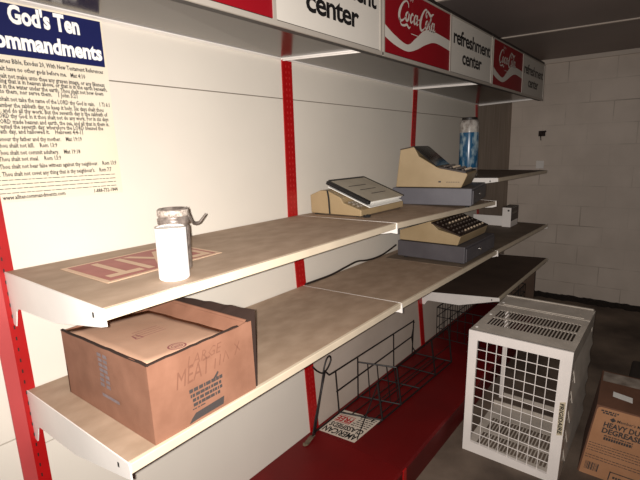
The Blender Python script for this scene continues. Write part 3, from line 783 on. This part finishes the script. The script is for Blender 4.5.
bm = B(); slab(bm, [Vector(p) for p in ((1.292, -0.345, 1.3395), (1.60, -0.340, 1.3410), (1.60, -0.112, 1.4255), (1.292, -0.112, 1.4255))], 0.003, lambda x, y, z: Vector((x, y, z)) - Vector((1.292, -0.345, 1.3395)))
o = obj('paper_pad', bm, M['paperwhite']); o.location = (1.292, -0.345, 1.3395)
tag(o, 'white paper pad sandwiched between the notebook and the adding machine', 'paper')

# ------------------------------------------------------------------ cash registers
def register(label, loc, rz, prof, w_, d_, h_, rows, cols, drawer_m, dlabel, kbd, win, bx=(0.02, 0.38)):
    """local axes: x along the front (origin at the front left corner), y back, z up; the drawer is a thing below"""
    dr = thing('cash_box', dlabel, 'cash drawer', loc, 'cash drawers', rz)
    bm = B(); box(bm, 0, w_, 0.004, d_, 0.010, h_); obj('drawer_case', bm, drawer_m, dr, bevel=0.004)
    bm = B(); box(bm, 0.012, w_ - 0.012, -0.003, 0.004, 0.016, h_ - 0.012); fr = obj('drawer_front', bm, M['drawerdk'], dr, bevel=0.002)
    bm = B()
    for k in range(16):
        a = 2 * math.pi * k / 16
    lathe(bm, [(0, 0), (0.009, 0), (0.009, 0.004), (0.007, 0.006), (0, 0.006)], 16)
    lk = obj('lock', bm, M['chrome'], fr); lk.rotation_euler = (math.pi / 2, 0, 0); lk.location = (w_ * 0.45, -0.003, h_ * 0.55)
    for x in (0.03, w_ - 0.03):
        for y in (0.03, d_ - 0.04):
            bm = B(); lathe(bm, [(0, 0), (0.011, 0), (0.012, 0.011), (0, 0.011)], 12, x, y); obj('foot', bm, M['rubber'], dr)
    zt = loc[2] + h_ + 0.0005
    t = thing('cash_register', label, 'cash register', (loc[0], loc[1], zt), 'beige cash registers', rz)
    bm = B(); prism(bm, prof, bx[0], bx[1]); obj('housing', bm, M['beige'], t, bevel=0.004)
    # keyboard plate along the sloped segment
    (ya, za), (yb, zb) = kbd
    dy, dz = yb - ya, zb - za; l = math.hypot(dy, dz); ny, nz = -dz / l, dy / l
    if nz < 0: ny, nz = -ny, -nz
    bm = B()
    def on(f, x, o): return (x, ya + dy * f + ny * o, za + dz * f + nz * o)
    hexa(bm, [on(0, bx[0] - 0.001, -0.004), on(0, bx[1] + 0.001, -0.004), on(1, bx[1] + 0.001, -0.004), on(1, bx[0] - 0.001, -0.004), on(0, bx[0] - 0.001, 0.004), on(0, bx[1] + 0.001, 0.004), on(1, bx[1] + 0.001, 0.004), on(1, bx[0] - 0.001, 0.004)])
    kp = obj('keyboard', bm, M['keyface'], t)
    kb = B(); s = 0.0075
    hexa(kb, [(-s, -s * 0.7, 0), (s, -s * 0.7, 0), (s, s * 0.7, 0), (-s, s * 0.7, 0), (-s * 0.8, -s * 0.5, 0.008), (s * 0.8, -s * 0.5, 0.008), (s * 0.8, s * 0.5, 0.008), (-s * 0.8, s * 0.5, 0.008)])
    bmesh.ops.recalc_face_normals(kb, faces=kb.faces); me = bpy.data.meshes.new('key'); kb.to_mesh(me); kb.free(); me.materials.append(M['keywhite'])
    me2 = me.copy(); me2.materials.clear(); me2.materials.append(M['keydark'])
    ang = math.atan2(dz, dy)
    if dy < 0: ang = math.atan2(-dz, -dy)
    for r in range(rows):
        for c in range(cols):
            k = bpy.data.objects.new('key', me if (r in (1, rows - 1) and c > 1) else me2); COL.objects.link(k); k.parent = t
            k.location = on((r + 0.7) / (rows + 0.4), bx[0] + 0.035 + (bx[1] - bx[0] - 0.07) * c / (cols - 1), 0.0045); k.rotation_euler = (ang, 0, 0)
    # display window on the slope above
    (ya, za), (yb, zb) = win
    dy, dz = yb - ya, zb - za; l = math.hypot(dy, dz); ny, nz = -dz / l, dy / l
    if nz < 0: ny, nz = -ny, -nz
    bm = B(); hexa(bm, [on(0, bx[0] - 0.0005, -0.003), on(0, bx[1] + 0.0005, -0.003), on(1, bx[1] + 0.0005, -0.003), on(1, bx[0] - 0.0005, -0.003), on(0, bx[0] - 0.0005, 0.003), on(0, bx[1] + 0.0005, 0.003), on(1, bx[1] + 0.0005, 0.003), on(1, bx[0] - 0.0005, 0.003)])
    obj('display_window', bm, M['glass'], t)
    return t, dr

# profile given relative to the drawer's front edge (y back) and drawer top
prof1 = [(0.060, 0.003), (0.412, 0.003), (0.388, 0.204), (0.312, 0.218), (0.285, 0.168), (0.185, 0.108), (0.036, 0.078), (0.030, 0.070)]
r1, d1 = register('beige cash register with a raised back on the upper shelf', (1.893, -0.588, 1.2835), math.radians(10.5), prof1, 0.46, 0.43, 0.100, 4, 9, M['drawer'],
                  'slate blue cash drawer under the upper shelf register', ((0.178, 0.108), (0.040, 0.081)), ((0.310, 0.216), (0.190, 0.113)), (0.006, 0.31))
bm = B(); hexa(bm, [(0.0055, 0.314, 0.2172), (0.3105, 0.314, 0.2172), (0.3105, 0.388, 0.2035), (0.0055, 0.388, 0.2035), (0.0055, 0.314, 0.222), (0.3105, 0.314, 0.222), (0.3105, 0.388, 0.2085), (0.0055, 0.388, 0.2085)])
obj('top_cover', bm, M['keyface'], r1)
bm = B()
for k in range(6): box(bm, 0.0053, 0.0064, 0.13 - 0.012 * k, 0.138 - 0.012 * k, 0.030, 0.033)
box(bm, 0.0053, 0.0064, 0.165, 0.178, 0.029, 0.037)
obj('side_badge', bm, M['print'], r1)
prof2 = [(0.050, 0.003), (0.405, 0.003), (0.405, 0.060), (0.215, 0.126), (0.165, 0.082), (0.033, 0.054), (0.047, 0.010)]
r2, d2 = register('beige cash register with brown keyboard on the lower shelf, partly hidden', (1.938, -0.545, 0.9595), 0.0, prof2, 0.492, 0.412, 0.102, 5, 9, M['drawerdk'],
                  'charcoal cash drawer under the lower shelf register', ((0.205, 0.117), (0.035, 0.056)), ((0.34, 0.085), (0.222, 0.126)), (0.010, 0.455))

# tray sheet under the lower register
bm = B(); hexa(bm, [(1.885, -0.553, 0.9608), (2.425, -0.553, 0.9525), (2.425, -0.08, 0.9543), (1.885, -0.08, 0.9556), (1.885, -0.553, 0.9632), (2.425, -0.553, 0.9549), (2.425, -0.08, 0.9567), (1.885, -0.08, 0.9580)])
tag(obj('card_sheet', bm, M['shelf_dark']), 'thin brown card sheet under the lower charcoal cash drawer', 'card sheet')

# ------------------------------------------------------------------ canister, small carton
t = thing('canister', 'tall white canister in a blue wrapper behind the upper cash register', 'canister', (2.66, -0.275, 1.398))
bm = B(); lathe(bm, [(0, 0), (0.058, 0), (0.062, 0.006), (0.062, 0.06)], 32); obj('base_band', bm, M['whitewrap'], t, smooth=True)
bm = B(); lathe(bm, [(0.062, 0.058), (0.0626, 0.062), (0.0626, 0.285), (0.062, 0.29)], 32); obj('wrapper', bm, M['bluewrap'], t, smooth=True)
bm = B(); lathe(bm, [(0.062, 0.286), (0.062, 0.355), (0.056, 0.368), (0.05, 0.372), (0, 0.372)], 32); obj('top_band', bm, M['whitewrap'], t, smooth=True)
bm = B(); lathe(bm, [(0.0, 0.372), (0.05, 0.372), (0.05, 0.385), (0.046, 0.388), (0, 0.388)], 32); obj('lid', bm, M['darktrim'], t)

t = thing('small_carton', 'small white carton with dark printed side on the middle far shelf', 'carton', (3.36, -0.38, 0.9455))
bm = B(); box(bm, 0, 0.20, 0.0, 0.068, 0.0, 0.160); obj('carton_body', bm, M['case'], t, bevel=0.002)
bm = B(); box(bm, 0.004, 0.198, -0.0012, 0.0, 0.05, 0.156); o = obj('printed_side', bm, M['keyface'], t); o['label'] = 'dark printed side'
bm = B(); box(bm, -0.0008, 0.2008, -0.001, 0.069, 0.158, 0.162); obj('carton_top', bm, M['keyface'], t)
bm = B(); lathe(bm, [(0, 0), (0.008, 0), (0.008, 0.0012), (0, 0.0012)], 14); o = obj('round_mark', bm, M['print'], t); o.rotation_euler = (0, -math.pi / 2, 0); o.location = (-0.0002, 0.02, 0.135)
bm = B(); quad(bm, (0.03, -0.0015, 0.105), (0.16, -0.0015, 0.105), (0.16, -0.0015, 0.12), (0.03, -0.0015, 0.12)); obj('pale_stripe', bm, M['key'], t)
bm = B(); box(bm, 3.40, 3.416, -0.31, -0.062, 0.9455, 1.028)
tag(obj('white_strip', bm, M['white'], bevel=0.002), 'long white strip standing behind the small carton', 'strip')

# ------------------------------------------------------------------ cable along the lower back panel
bm = B()
pts = spline([(1.19, -0.0400, 0.962), (1.28, -0.0400, 0.9605), (1.41, -0.038, 0.9600), (1.55, -0.036, 0.972), (1.65, -0.034, 0.978), (1.74, -0.036, 0.966), (1.83, -0.037, 0.9600), (1.93, -0.036, 0.963), (2.03, -0.034, 0.978), (2.10, -0.033, 0.992)], 5)
tube(bm, pts, 0.0055, 6)
tag(obj('power_cable', bm, M['cable'], smooth=True), 'thin dark cable running along the back of the lower shelf', 'cable')

# ------------------------------------------------------------------ wire basket, flyer, leaf on the red deck
DZ = 0.19
def dz_(y): return 0.19 - 0.004 * min(max((-y - 0.08) / 0.48, 0), 1)
t = thing('wire_basket', 'open black wire basket with a hooked handle on the red deck', 'basket', (1.385, -0.08, DZ), 'black wire baskets')
ob = Vector((1.40, -0.08, DZ)); Q = lambda x, y, z: Vector((x, y, z)) - ob
RW = 0.0046
yb_ = -0.088
bm = B()
tube(bm, [Q(1.335, yb_, 0.452), Q(2.27, yb_, 0.440), Q(2.275, yb_, 0.425)], RW)
tube(bm, [Q(1.375, yb_, 0.33), Q(2.24, yb_, 0.335)], RW)
tube(bm, [Q(1.19, yb_, 0.1945), Q(2.30, yb_, 0.1945)], RW)
for xa, xb in ((1.365, 1.39), (1.575, 1.575), (1.985, 1.99), (2.262, 2.245)): tube(bm, [Q(xa, yb_ - 0.003, 0.45), Q(xb, yb_ - 0.003, 0.195)], RW)
tube(bm, [Q(2.262, yb_ - 0.003, 0.40), Q(2.235, yb_ - 0.003, 0.335), Q(2.255, yb_ - 0.003, 0.25), Q(2.30, yb_ - 0.003, 0.2)], RW)
obj('back_grid', bm, M['wire'], t)
bm = B()
for y in (-0.15, -0.21, -0.27, -0.31):
    tube(bm, [Q(1.43, y, dz_(y) + 0.0040), Q(2.31, y - 0.035, dz_(y) + 0.0040)], 0.0034)
for xa, xb in ((1.40, 1.47), (1.60, 1.66), (1.84, 1.88), (2.07, 2.09), (2.29, 2.315)):
    tube(bm, [Q(xa, yb_, 0.1962), Q(xb, -0.31 - 0.0414 * (xb - 1.47), 0.196)], RW)
obj('base_grid', bm, M['wire'], t)
bm = B()
tube(bm, [Q(1.47, -0.31, 0.1945), Q(2.315, -0.345, 0.1945)], RW)
tube(bm, [Q(1.66, -0.287, 0.41), Q(2.31, -0.318, 0.44)], RW)
tube(bm, [Q(1.50, -0.29, 0.30), Q(2.31, -0.33, 0.31)], 0.0026)
for xa, za, xb in ((1.47, 0.40, 1.47), (1.66, 0.41, 1.66), (2.07, 0.425, 2.08), (2.31, 0.44, 2.315)):
    tube(bm, [Q(xa, -0.285 - 0.04 * (xa - 1.5), za), Q(xb, -0.315 - 0.035 * (xa - 1.5), 0.195)], RW * 1.15)
tube(bm, [Q(1.255, -0.296, 0.1975), Q(1.47, -0.285, 0.395)], 0.003)
obj('front_grid', bm, M['wire'], t)
bm = B()
tube(bm, [Q(1.585, yb_, 0.415), Q(1.66, -0.29, 0.41)], RW)
for f in (0.25, 0.5, 0.75, 0.95):
    tube(bm, [Q(1.585 + 0.075 * f, yb_ - 0.2 * f, 0.415 - 0.005 * f), Q(1.60 + 0.07 * f, yb_ - 0.225 * f, 0.196)], 0.003)
obj('divider', bm, M['wire'], t)
bm = B()
lp = spline([(1.175, -0.105, 0.565), (1.20, -0.11, 0.535), (1.245, -0.11, 0.505), (1.285, -0.11, 0.515), (1.315, -0.108, 0.545), (1.31, -0.106, 0.570), (1.285, -0.106, 0.565), (1.26, -0.108, 0.53), (1.245, -0.110, 0.49), (1.215, -0.112, 0.40), (1.17, -0.112, 0.28), (1.155, -0.110, 0.215), (1.165, -0.10, 0.198)], 6)
tube(bm, [Q(p[0] - 0.012, p[1], p[2]) for p in lp], 0.0046)
tube(bm, [Q(1.243, -0.116, 0.51), Q(1.20, -0.118, 0.40), Q(1.163, -0.118, 0.28), Q(1.152, -0.114, 0.215)], 0.0046)
tube(bm, [Q(1.255, -0.104, 0.505), Q(1.30, -0.098, 0.462), Q(1.335, yb_, 0.452)], RW)
tube(bm, [Q(1.165, -0.10, 0.1975), Q(1.19, yb_, 0.1945)], RW)
obj('hooked_handle', bm, M['wire'], t, smooth=True)

t = thing('wire_basket', 'dense black wire basket at the dark far end of the red deck', 'basket', (2.62, -0.09, DZ), 'black wire baskets')
ob2 = Vector((2.62, -0.09, DZ)); Q2 = lambda x, y, z: Vector((x, y, z)) - ob2
for nm, a, b in (('end_grid', (2.62, -0.095), (2.62, -0.47)), ('back_grid', (2.62, -0.095), (3.58, -0.095)), ('front_grid', (2.62, -0.47), (3.58, -0.47)), ('end_grid', (3.58, -0.095), (3.58, -0.47))):
    bm = B(); A_ = Vector(a); Bv = Vector(b); ln = (Bv - A_).length; n = int(ln / 0.05)
    for z in (0.195, 0.27, 0.36, 0.43):
        tube(bm, [Q2(A_.x, A_.y, z), Q2(Bv.x, Bv.y, z)], 0.003 if z < 0.42 else 0.004)
    for k in range(n + 1):
        p = A_ + (Bv - A_) * k / n; tube(bm, [Q2(p.x, p.y, 0.193), Q2(p.x, p.y, 0.43)], 0.0025)
    obj(nm, bm, M['wire'], t)

FL = [(1.2075, -0.0868), (1.423, -0.0868), (1.4607, -0.3013), (1.2366, -0.2923)]
fo = Vector((1.33, -0.18, DZ))
def fly(u, v, o=0.0):   # u along reading direction (towards the wall), v down the page (away from the camera)
    a = Vector((1.222, -0.292)); b = Vector((1.199, -0.0868)); c = Vector((1.423, -0.0868)); d = Vector((1.4607, -0.301))
    p = a * (1 - u) * (1 - v) + b * u * (1 - v) + c * u * v + d * (1 - u) * v
    return Vector((p.x, p.y, dz_(p.y) + 0.0002 + o)) - fo
t = thing('flyer', 'printed classifieds flyer lying flat on the red deck inside the basket', 'flyer', fo)
bm = B(); hexa(bm, [fly(0, 0, 0.0003), fly(1, 0, 0.0003), fly(1, 1, 0.0003), fly(0, 1, 0.0003), fly(0, 0, 0.001), fly(1, 0, 0.001), fly(1, 1, 0.001), fly(0, 1, 0.001)])
obj('sheet', bm, mat('flyer_paper', (206, 192, 176), 0.7), t)
bm = B(); FT = lambda u, v: fly(u, -v, 0.0014)
text(bm, 'AMERICAN', FT, 0.05, -0.235, 0.27, x1=0.95, bold=0.03)
text(bm, 'CLASSIFIEDS', FT, 0.05, -0.45, 0.24, x1=0.93, bold=0.03)
r_ = random.Random(2)
for k in range(5):
    u = 0.05
    while u < 0.44:
        wd = r_.uniform(0.03, 0.10); v_ = 0.55 + 0.075 * k; quad(bm, FT(u, -v_), FT(u + wd, -v_), FT(u + wd, -v_ + 0.03), FT(u, -v_ + 0.03)); u += wd + 0.02
quad(bm, FT(0.04, -0.92), FT(0.96, -0.92), FT(0.96, -0.895), FT(0.04, -0.895))
obj('black_lettering', bm, M['black'], t)
bm = B(); text(bm, 'FREE', FT, 0.52, -0.74, 0.28, x1=0.94, bold=0.035)
quad(bm, FT(0.52, -0.52), FT(0.94, -0.52), FT(0.94, -0.50), FT(0.52, -0.50)); quad(bm, FT(0.52, -0.80), FT(0.94, -0.80), FT(0.94, -0.78), FT(0.52, -0.78))
obj('red_lettering', bm, mat('flyer_red', (170, 30, 30), 0.7), t)

bm = B(); r_ = random.Random(4)
pts = [(1.05, -0.085), (1.075, -0.105), (1.10, -0.095), (1.135, -0.085), (1.115, -0.115), (1.085, -0.125), (1.06, -0.115)]
for k in range(3):
    vs = []
    for i in range(7):
        a = i / 7 * 2 * math.pi + k; rx = 0.028 + r_.uniform(-0.01, 0.01); ry = 0.013 + r_.uniform(-0.004, 0.004)
        vs.append(bm.verts.new((1.072 + 0.022 * k + rx * math.cos(a), -0.112 + 0.004 * k + ry * math.sin(a), 0.1915 + 0.003 * k + r_.uniform(0, 0.008))))
    c = bm.verts.new((1.075 + 0.022 * k, -0.11, 0.197 + 0.004 * k))
    for i in range(7): bm.faces.new([vs[i], vs[(i + 1) % 7], c])
lf = obj('dry_leaf', bm, M['leaf']); sm = lf.modifiers.new('s', 'SOLIDIFY'); sm.thickness = 0.0015
tag(lf, 'crumpled dry leaf on the red deck at the foot of the panel', 'leaf')

# ------------------------------------------------------------------ white metal air conditioner case
CX, CY0, CY1, CH, CD = 1.757, -1.098, -0.638, 0.683, 0.65
t = thing('appliance_case', 'white metal appliance case with a grid front standing on the concrete floor', 'appliance case', (CX, CY1, 0))
Lc = lambda x, y, z: Vector((x - CX, y - CY1, z))
# slight outward lean of the right side towards the top
def cyr(z): return CY0 - 0.024 * z / CH
def cyl(z): return CY1 - 0.012 * z / CH
def fbar(bm, pa, pb, pc, pd, x0, x1):
    hexa(bm, [Lc(x0, *pa), Lc(x0, *pb), Lc(x0, *pc), Lc(x0, *pd), Lc(x1, *pa), Lc(x1, *pb), Lc(x1, *pc), Lc(x1, *pd)])
bm = B()
o_ = [(cyl(0), 0.0), (cyr(0), 0.0), (cyr(CH), CH), (cyl(CH), CH)]
i_ = [(cyl(0) - 0.040, 0.058), (cyr(0) + 0.046, 0.036), (cyr(CH) + 0.052, CH - 0.048), (cyl(CH) - 0.044, CH - 0.048)]
for k in range(4):
    n = (k + 1) % 4
    fbar(bm, o_[k], o_[n], i_[n], i_[k], CX - 0.012, CX + 0.004)
obj('front_frame', bm, M['case'], t)
bm = B()
yl0, yr0, yl1, yr1 = i_[0][0], i_[1][0], i_[3][0], i_[2][0]
NXG, NZG = 8, 11
for k in range(1, NXG):
    f = k / NXG
    a = (yl0 + (yr0 - yl0) * f, i_[0][1] + (i_[1][1] - i_[0][1]) * f); b = (yl1 + (yr1 - yl1) * f, i_[3][1])
    tube(bm, [Lc(CX - 0.004, *a), Lc(CX - 0.004, *b)], 0.0021)
for k in range(1, NZG):
    f = k / NZG
    a = (yl0 + (yl1 - yl0) * f, i_[0][1] + (i_[3][1] - i_[0][1]) * f); b = (yr0 + (yr1 - yr0) * f, i_[1][1] + (i_[2][1] - i_[1][1]) * f)
    tube(bm, [Lc(CX - 0.001, *a), Lc(CX - 0.001, *b)], 0.0021)
obj('front_grid', bm, M['case'], t)
def slotted(bm, z, h, ya, yb, rows_, xa, xb, n):
    """plate in xy with rows of slots between y = ya (right) and yb (left); rows_: list of (x0,x1)"""
    xs = [xa] + [v for r in rows_ for v in r] + [xb]
    def pl(x0, x1, y0, y1): 
        hexa(bm, [Lc(x0, y0, z), Lc(x1, y0, z), Lc(x1, y1, z), Lc(x0, y1, z), Lc(x0, y0, z + h), Lc(x1, y0, z + h), Lc(x1, y1, z + h), Lc(x0, y1, z + h)])
    for k in range(0, len(xs), 2): pl(xs[k], xs[k + 1], ya, yb)
    m0, m1 = ya + 0.022, yb - 0.045
    for x0, x1 in rows_:
        pl(x0, x1, ya, m0); pl(x0, x1, m1, yb)
        st_ = (m1 - m0) / n
        for k in range(n): pl(x0, x1, m0 + st_ * k, m0 + st_ * (k + 0.36))
bm = B(); slotted(bm, CH - 0.003, 0.003, cyr(CH), cyl(CH), [(1.872, 1.985), (2.004, 2.118)], CX, 2.20, 25)
obj('slotted_top', bm, M['casegrey'], t)
bm = B(); hexa(bm, [Lc(2.20, cyr(CH), CH - 0.003), Lc(2.40, cyr(CH) + 0.006, CH - 0.003), Lc(2.40, cyl(CH) + 0.004, CH - 0.003), Lc(2.20, cyl(CH), CH - 0.003), Lc(2.20, cyr(CH), CH + 0.002), Lc(2.40, cyr(CH) + 0.006, CH + 0.002), Lc(2.40, cyl(CH) + 0.004, CH + 0.002), Lc(2.20, cyl(CH), CH + 0.002)])
box(bm, 2.215 - CX, 2.222 - CX, cyr(CH) + 0.03 - CY1, cyl(CH) - 0.03 - CY1, CH + 0.002, CH + 0.005)
box(bm, 2.385 - CX, 2.40 - CX, cyr(CH) + 0.01 - CY1, cyl(CH) - CY1, CH + 0.002, CH + 0.007)
obj('rear_top_plate', bm, M['casegrey'], t)
for y in (cyl(CH) - 0.02, ):
    for x in (1.80, 2.02, 2.25):
        bm = B(); lathe(bm, [(0, 0), (0.008, 0), (0.006, 0.003), (0, 0.0035)], 10); o = obj('screw', bm, M['white'], t); o.location = Lc(x, y, CH + 0.001)
bm = B(); slotted(bm, 0.012, 0.003, cyr(0) + 0.004, cyl(0) - 0.004, [(1.82, 1.94), (1.97, 2.11)], CX, 2.26, 22)
box(bm, 2.254 - CX, 2.260 - CX, cyr(0) + 0.004 - CY1, cyl(0) - 0.004 - CY1, 0.015, 0.042)
obj('slotted_bottom', bm, M['casegrey'], t)
bm = B(); box(bm, 2.395 - CX, 2.40 - CX, cyr(0) - CY1, cyl(0) - CY1, 0.0, 0.03); obj('rear_rail', bm, M['casegrey'], t); bm = B(); box(bm, 2.395 - CX, 2.40 - CX, cyr(CH) + 0.006 - CY1, cyl(CH) - CY1, CH - 0.05, CH - 0.003)
obj('rear_rail', bm, M['casegrey'], t)
# posts and the louvred right side
bm = B()
for x0, x1 in ((2.375, 2.40), ):
    hexa(bm, [Lc(x0, cyl(0) - 0.02, 0), Lc(x1, cyl(0) - 0.02, 0), Lc(x1, cyl(0), 0), Lc(x0, cyl(0), 0), Lc(x0, cyl(CH) - 0.02, CH - 0.003), Lc(x1, cyl(CH) - 0.02, CH - 0.003), Lc(x1, cyl(CH), CH - 0.003), Lc(x0, cyl(CH), CH - 0.003)])
obj('corner_post', bm, M['case'], t); bm = B()
hexa(bm, [Lc(CX + 0.004, cyl(0) - 0.02, 0), Lc(CX + 0.012, cyl(0) - 0.02, 0), Lc(CX + 0.012, cyl(0), 0), Lc(CX + 0.004, cyl(0), 0), Lc(CX + 0.004, cyl(CH) - 0.02, CH - 0.003), Lc(CX + 0.012, cyl(CH) - 0.02, CH - 0.003), Lc(CX + 0.012, cyl(CH), CH - 0.003), Lc(CX + 0.004, cyl(CH), CH - 0.003)])
obj('corner_post', bm, M['case'], t)
bm = B()
def rs(x, z, o=0.0): return Lc(x, cyr(z) + o, z)
def rplate(x0, x1, z0, z1, o0=0.0, o1=0.0):
    hexa(bm, [rs(x0, z0, o0), rs(x1, z0, o0), rs(x1, z0, o0 + 0.003), rs(x0, z0, o0 + 0.003), rs(x0, z1, o1), rs(x1, z1, o1), rs(x1, z1, o1 + 0.003), rs(x0, z1, o1 + 0.003)])
rplate(CX + 0.004, CX + 0.06, 0, CH - 0.003); rplate(2.35, 2.40, 0, CH - 0.003); rplate(CX + 0.06, 2.35, 0, 0.08); rplate(CX + 0.06, 2.35, CH - 0.08, CH - 0.003)
for k in range(5):
    z0 = 0.09 + k * 0.104; rplate(CX + 0.06, 2.35, z0, z0 + 0.085, -0.012, 0.004)
obj('louvred_side', bm, M['casegrey'], t)
# maker's plate
bm = B(); CF = lambda y, z, o=0.0: Lc(CX - 0.0125 - o, y, z)
hexa(bm, [CF(-1.0800, 0.258), CF(-1.1035, 0.266), CF(-1.1075, 0.436), CF(-1.0835, 0.428), CF(-1.0800, 0.258, 0.001), CF(-1.1035, 0.266, 0.001), CF(-1.1075, 0.436, 0.001), CF(-1.0835, 0.428, 0.001)])
np_ = obj('name_plate', bm, mat('name_plate_gold', (206, 192, 164), 0.4), t)
bm = B(); text(bm, 'FRIGIDAIRE', lambda u, v: CF(-1.0855 - v + u * 0.018, 0.424 - u, 0.0016), 0.0, 0.0, 0.024, x1=0.155, bold=0.03)
obj('plate_lettering', bm, M['black'], np_)

# ------------------------------------------------------------------ degreaser carton
D0 = Vector((1.916, -1.157, 0.0))
dx_, hgt, wid = 0.40, 0.379, 0.42
def dg(u, v, w_): # u right along the front, v up, w_ back
    return Vector((w_ * 1.0, -(wid * u) - 0.056 * v + 0.06 * w_ * 1.0, hgt * v + 0.0))
t = thing('degreaser_carton', 'brown degreaser carton with an orange printed front beside the white metal case', 'carton', D0)
bm = B(); hexa(bm, [dg(0, 0, 0), dg(1, 0, 0), dg(1, 0, dx_), dg(0, 0, dx_), dg(0, 1, 0), dg(1, 1, 0), dg(1, 1, dx_), dg(0, 1, dx_)])
obj('carton_body', bm, M['cardbrown'], t, bevel=0.003)
def df(u, v, o=0.0012): p = dg(u, v, 0); return Vector((p.x - o, p.y, p.z))
bm = B(); k_ = []
for (u, v) in ((0.02, 0.0), (1.0, 0.0), (1.0, 0.985), (0.05, 0.985), (0.025, 0.975), (0.015, 0.94)): k_.append(bm.verts.new(df(u, v)))
bm.faces.new(k_); obj('printed_front', bm, M['cardorange'], t)
bm = B(); G = lambda u, v: df(u, v, 0.0022)
text(bm, 'HEAVY DUTY', G, 0.115, 0.735, 0.098, x1=0.54, bold=0.035)
text(bm, 'DEGREASER', G, 0.115, 0.650, 0.098, x1=0.54, bold=0.035)
text(bm, "Member's Mark", G, 0.225, 0.835, 0.055, x1=0.50, bold=0.012)
c = (0.185, 0.850)
polyface(bm, [(c[0] - 0.03, c[1]), (c[0], c[1] - 0.032), (c[0] + 0.03, c[1]), (c[0], c[1] + 0.032)], G)
obj('diamond_and_lettering', bm, M['print'], t); bm = B()
r_ = random.Random(12)
def bars(v, h_, u0, u1, a=0.012, b=0.04, gap=0.007):
    u = u0
    while u < u1:
        w_ = r_.uniform(a, b); quad(bm, G(u, v), G(min(u + w_, u1), v), G(min(u + w_, u1), v + h_), G(u, v + h_)); u += w_ + gap
bars(0.935, 0.020, 0.055, 0.22); bars(0.908, 0.020, 0.075, 0.20)
obj('top_print', bm, M['print'], t); bm = B()
bars(0.606, 0.016, 0.15, 0.42); bars(0.555, 0.038, 0.15, 0.42, 0.018, 0.02, 0.005)
obj('code_print', bm, M['print'], t); bm = B()
for k in range(4): bars(0.465 - 0.036 * k, 0.009, 0.03, 0.7)
obj('small_print', bm, M['print'], t); bm = B()
for k in range(2): bars(0.285 - 0.036 * k, 0.009, 0.03, 0.7)
obj('fine_print', bm, M['print'], t); bm = B()
u = 0.055
while u < 0.19:
    w_ = r_.choice((0.004, 0.007, 0.011)); quad(bm, G(u, 0.075), G(u + w_, 0.075), G(u + w_, 0.19), G(u, 0.19)); u += w_ + r_.choice((0.004, 0.007))
obj('barcode', bm, M['print'], t); bm = B()
for a, b, c2, d in ((0.30, 0.85, 0.135, 0.148), (0.30, 0.311, 0.02, 0.148)): quad(bm, G(a, c2), G(b, c2), G(b, d), G(a, d))
bars(0.06, 0.03, 0.34, 0.8)
obj('notice_frame', bm, M['print'], t)
def dt(u, w_, o=0.0015): p = dg(u, 1, w_); return Vector((p.x, p.y, p.z + o))
bm = B(); quad(bm, dt(0.02, 0.27), dt(1.0, 0.27), dt(1.0, 0.385), dt(0.02, 0.385)); obj('tape', bm, mat('shipping_tape', (176, 164, 152), 0.4, rgb2=(120, 108, 98), scale=18), t)
bm = B(); quad(bm, dt(0.14, 0.12), dt(0.33, 0.10), dt(0.33, 0.155), dt(0.14, 0.175)); obj('label_patch', bm, M['paperwhite'], t)

# dark block at the frame edge, rusty hook and patch on the far wall, dirt along the wall
bm = B(); box(bm, 0, 0.30, -0.45, 0.0, 0, 0.135); o = obj('wooden_block', bm, M['woodblock'], bevel=0.02); o.location = (2.86, -1.285, 0)
tag(o, 'dark wooden block on the floor behind the degreaser carton', 'block')
t = thing('wall_hook', 'small rusty iron bracket on the white block wall', 'hook', (XE, -0.25, 1.69))
bm = B(); box(bm, -0.006, 0.004, -0.035, 0.03, -0.01, 0.045); obj('mount_plate', bm, M['rust'], t, bevel=0.002)
bm = B(); tube(bm, [(-0.004, -0.01, 0.03), (-0.05, -0.035, 0.028), (-0.055, -0.05, 0.04)], 0.009); tube(bm, [(-0.004, 0.01, 0.01), (-0.03, 0.0, -0.02), (-0.02, 0.0, -0.05)], 0.006); obj('hook_arm', bm, M['rust'], t)
bm = B(); box(bm, XE - 0.003, XE + 0.006, -0.29, -0.215, 1.35, 1.43)
tag(obj('cover_plate', bm, M['white'], bevel=0.002), 'small painted cover plate on the white block wall below the rusty bracket', 'cover plate')

bm = B(); r_ = random.Random(21)
N = 90; rows = []
for i in range(N + 1):
    y = 0.05 - 2.6 * i / N; xw = XE + 0.02 * max(-y, 0) - 0.004
    h1 = 0.016 + r_.uniform(0, 0.012); wd = 0.13 + r_.uniform(-0.02, 0.03)
    rows.append([bm.verts.new((xw, y, h1)), bm.verts.new((xw - wd * 0.35, y, h1 * 0.8 + r_.uniform(0, 0.008))), bm.verts.new((xw - wd * 0.7, y, 0.006 + r_.uniform(0, 0.008))), bm.verts.new((xw - wd, y, 0.001))])
for p, q in zip(rows, rows[1:]):
    for j in range(3): bm.faces.new([p[j], q[j], q[j + 1], p[j + 1]])
tag(obj('dirt_heap', bm, M['dirt']), 'dark line of dirt and debris heaped along the foot of the far wall', 'dirt', kind='stuff')
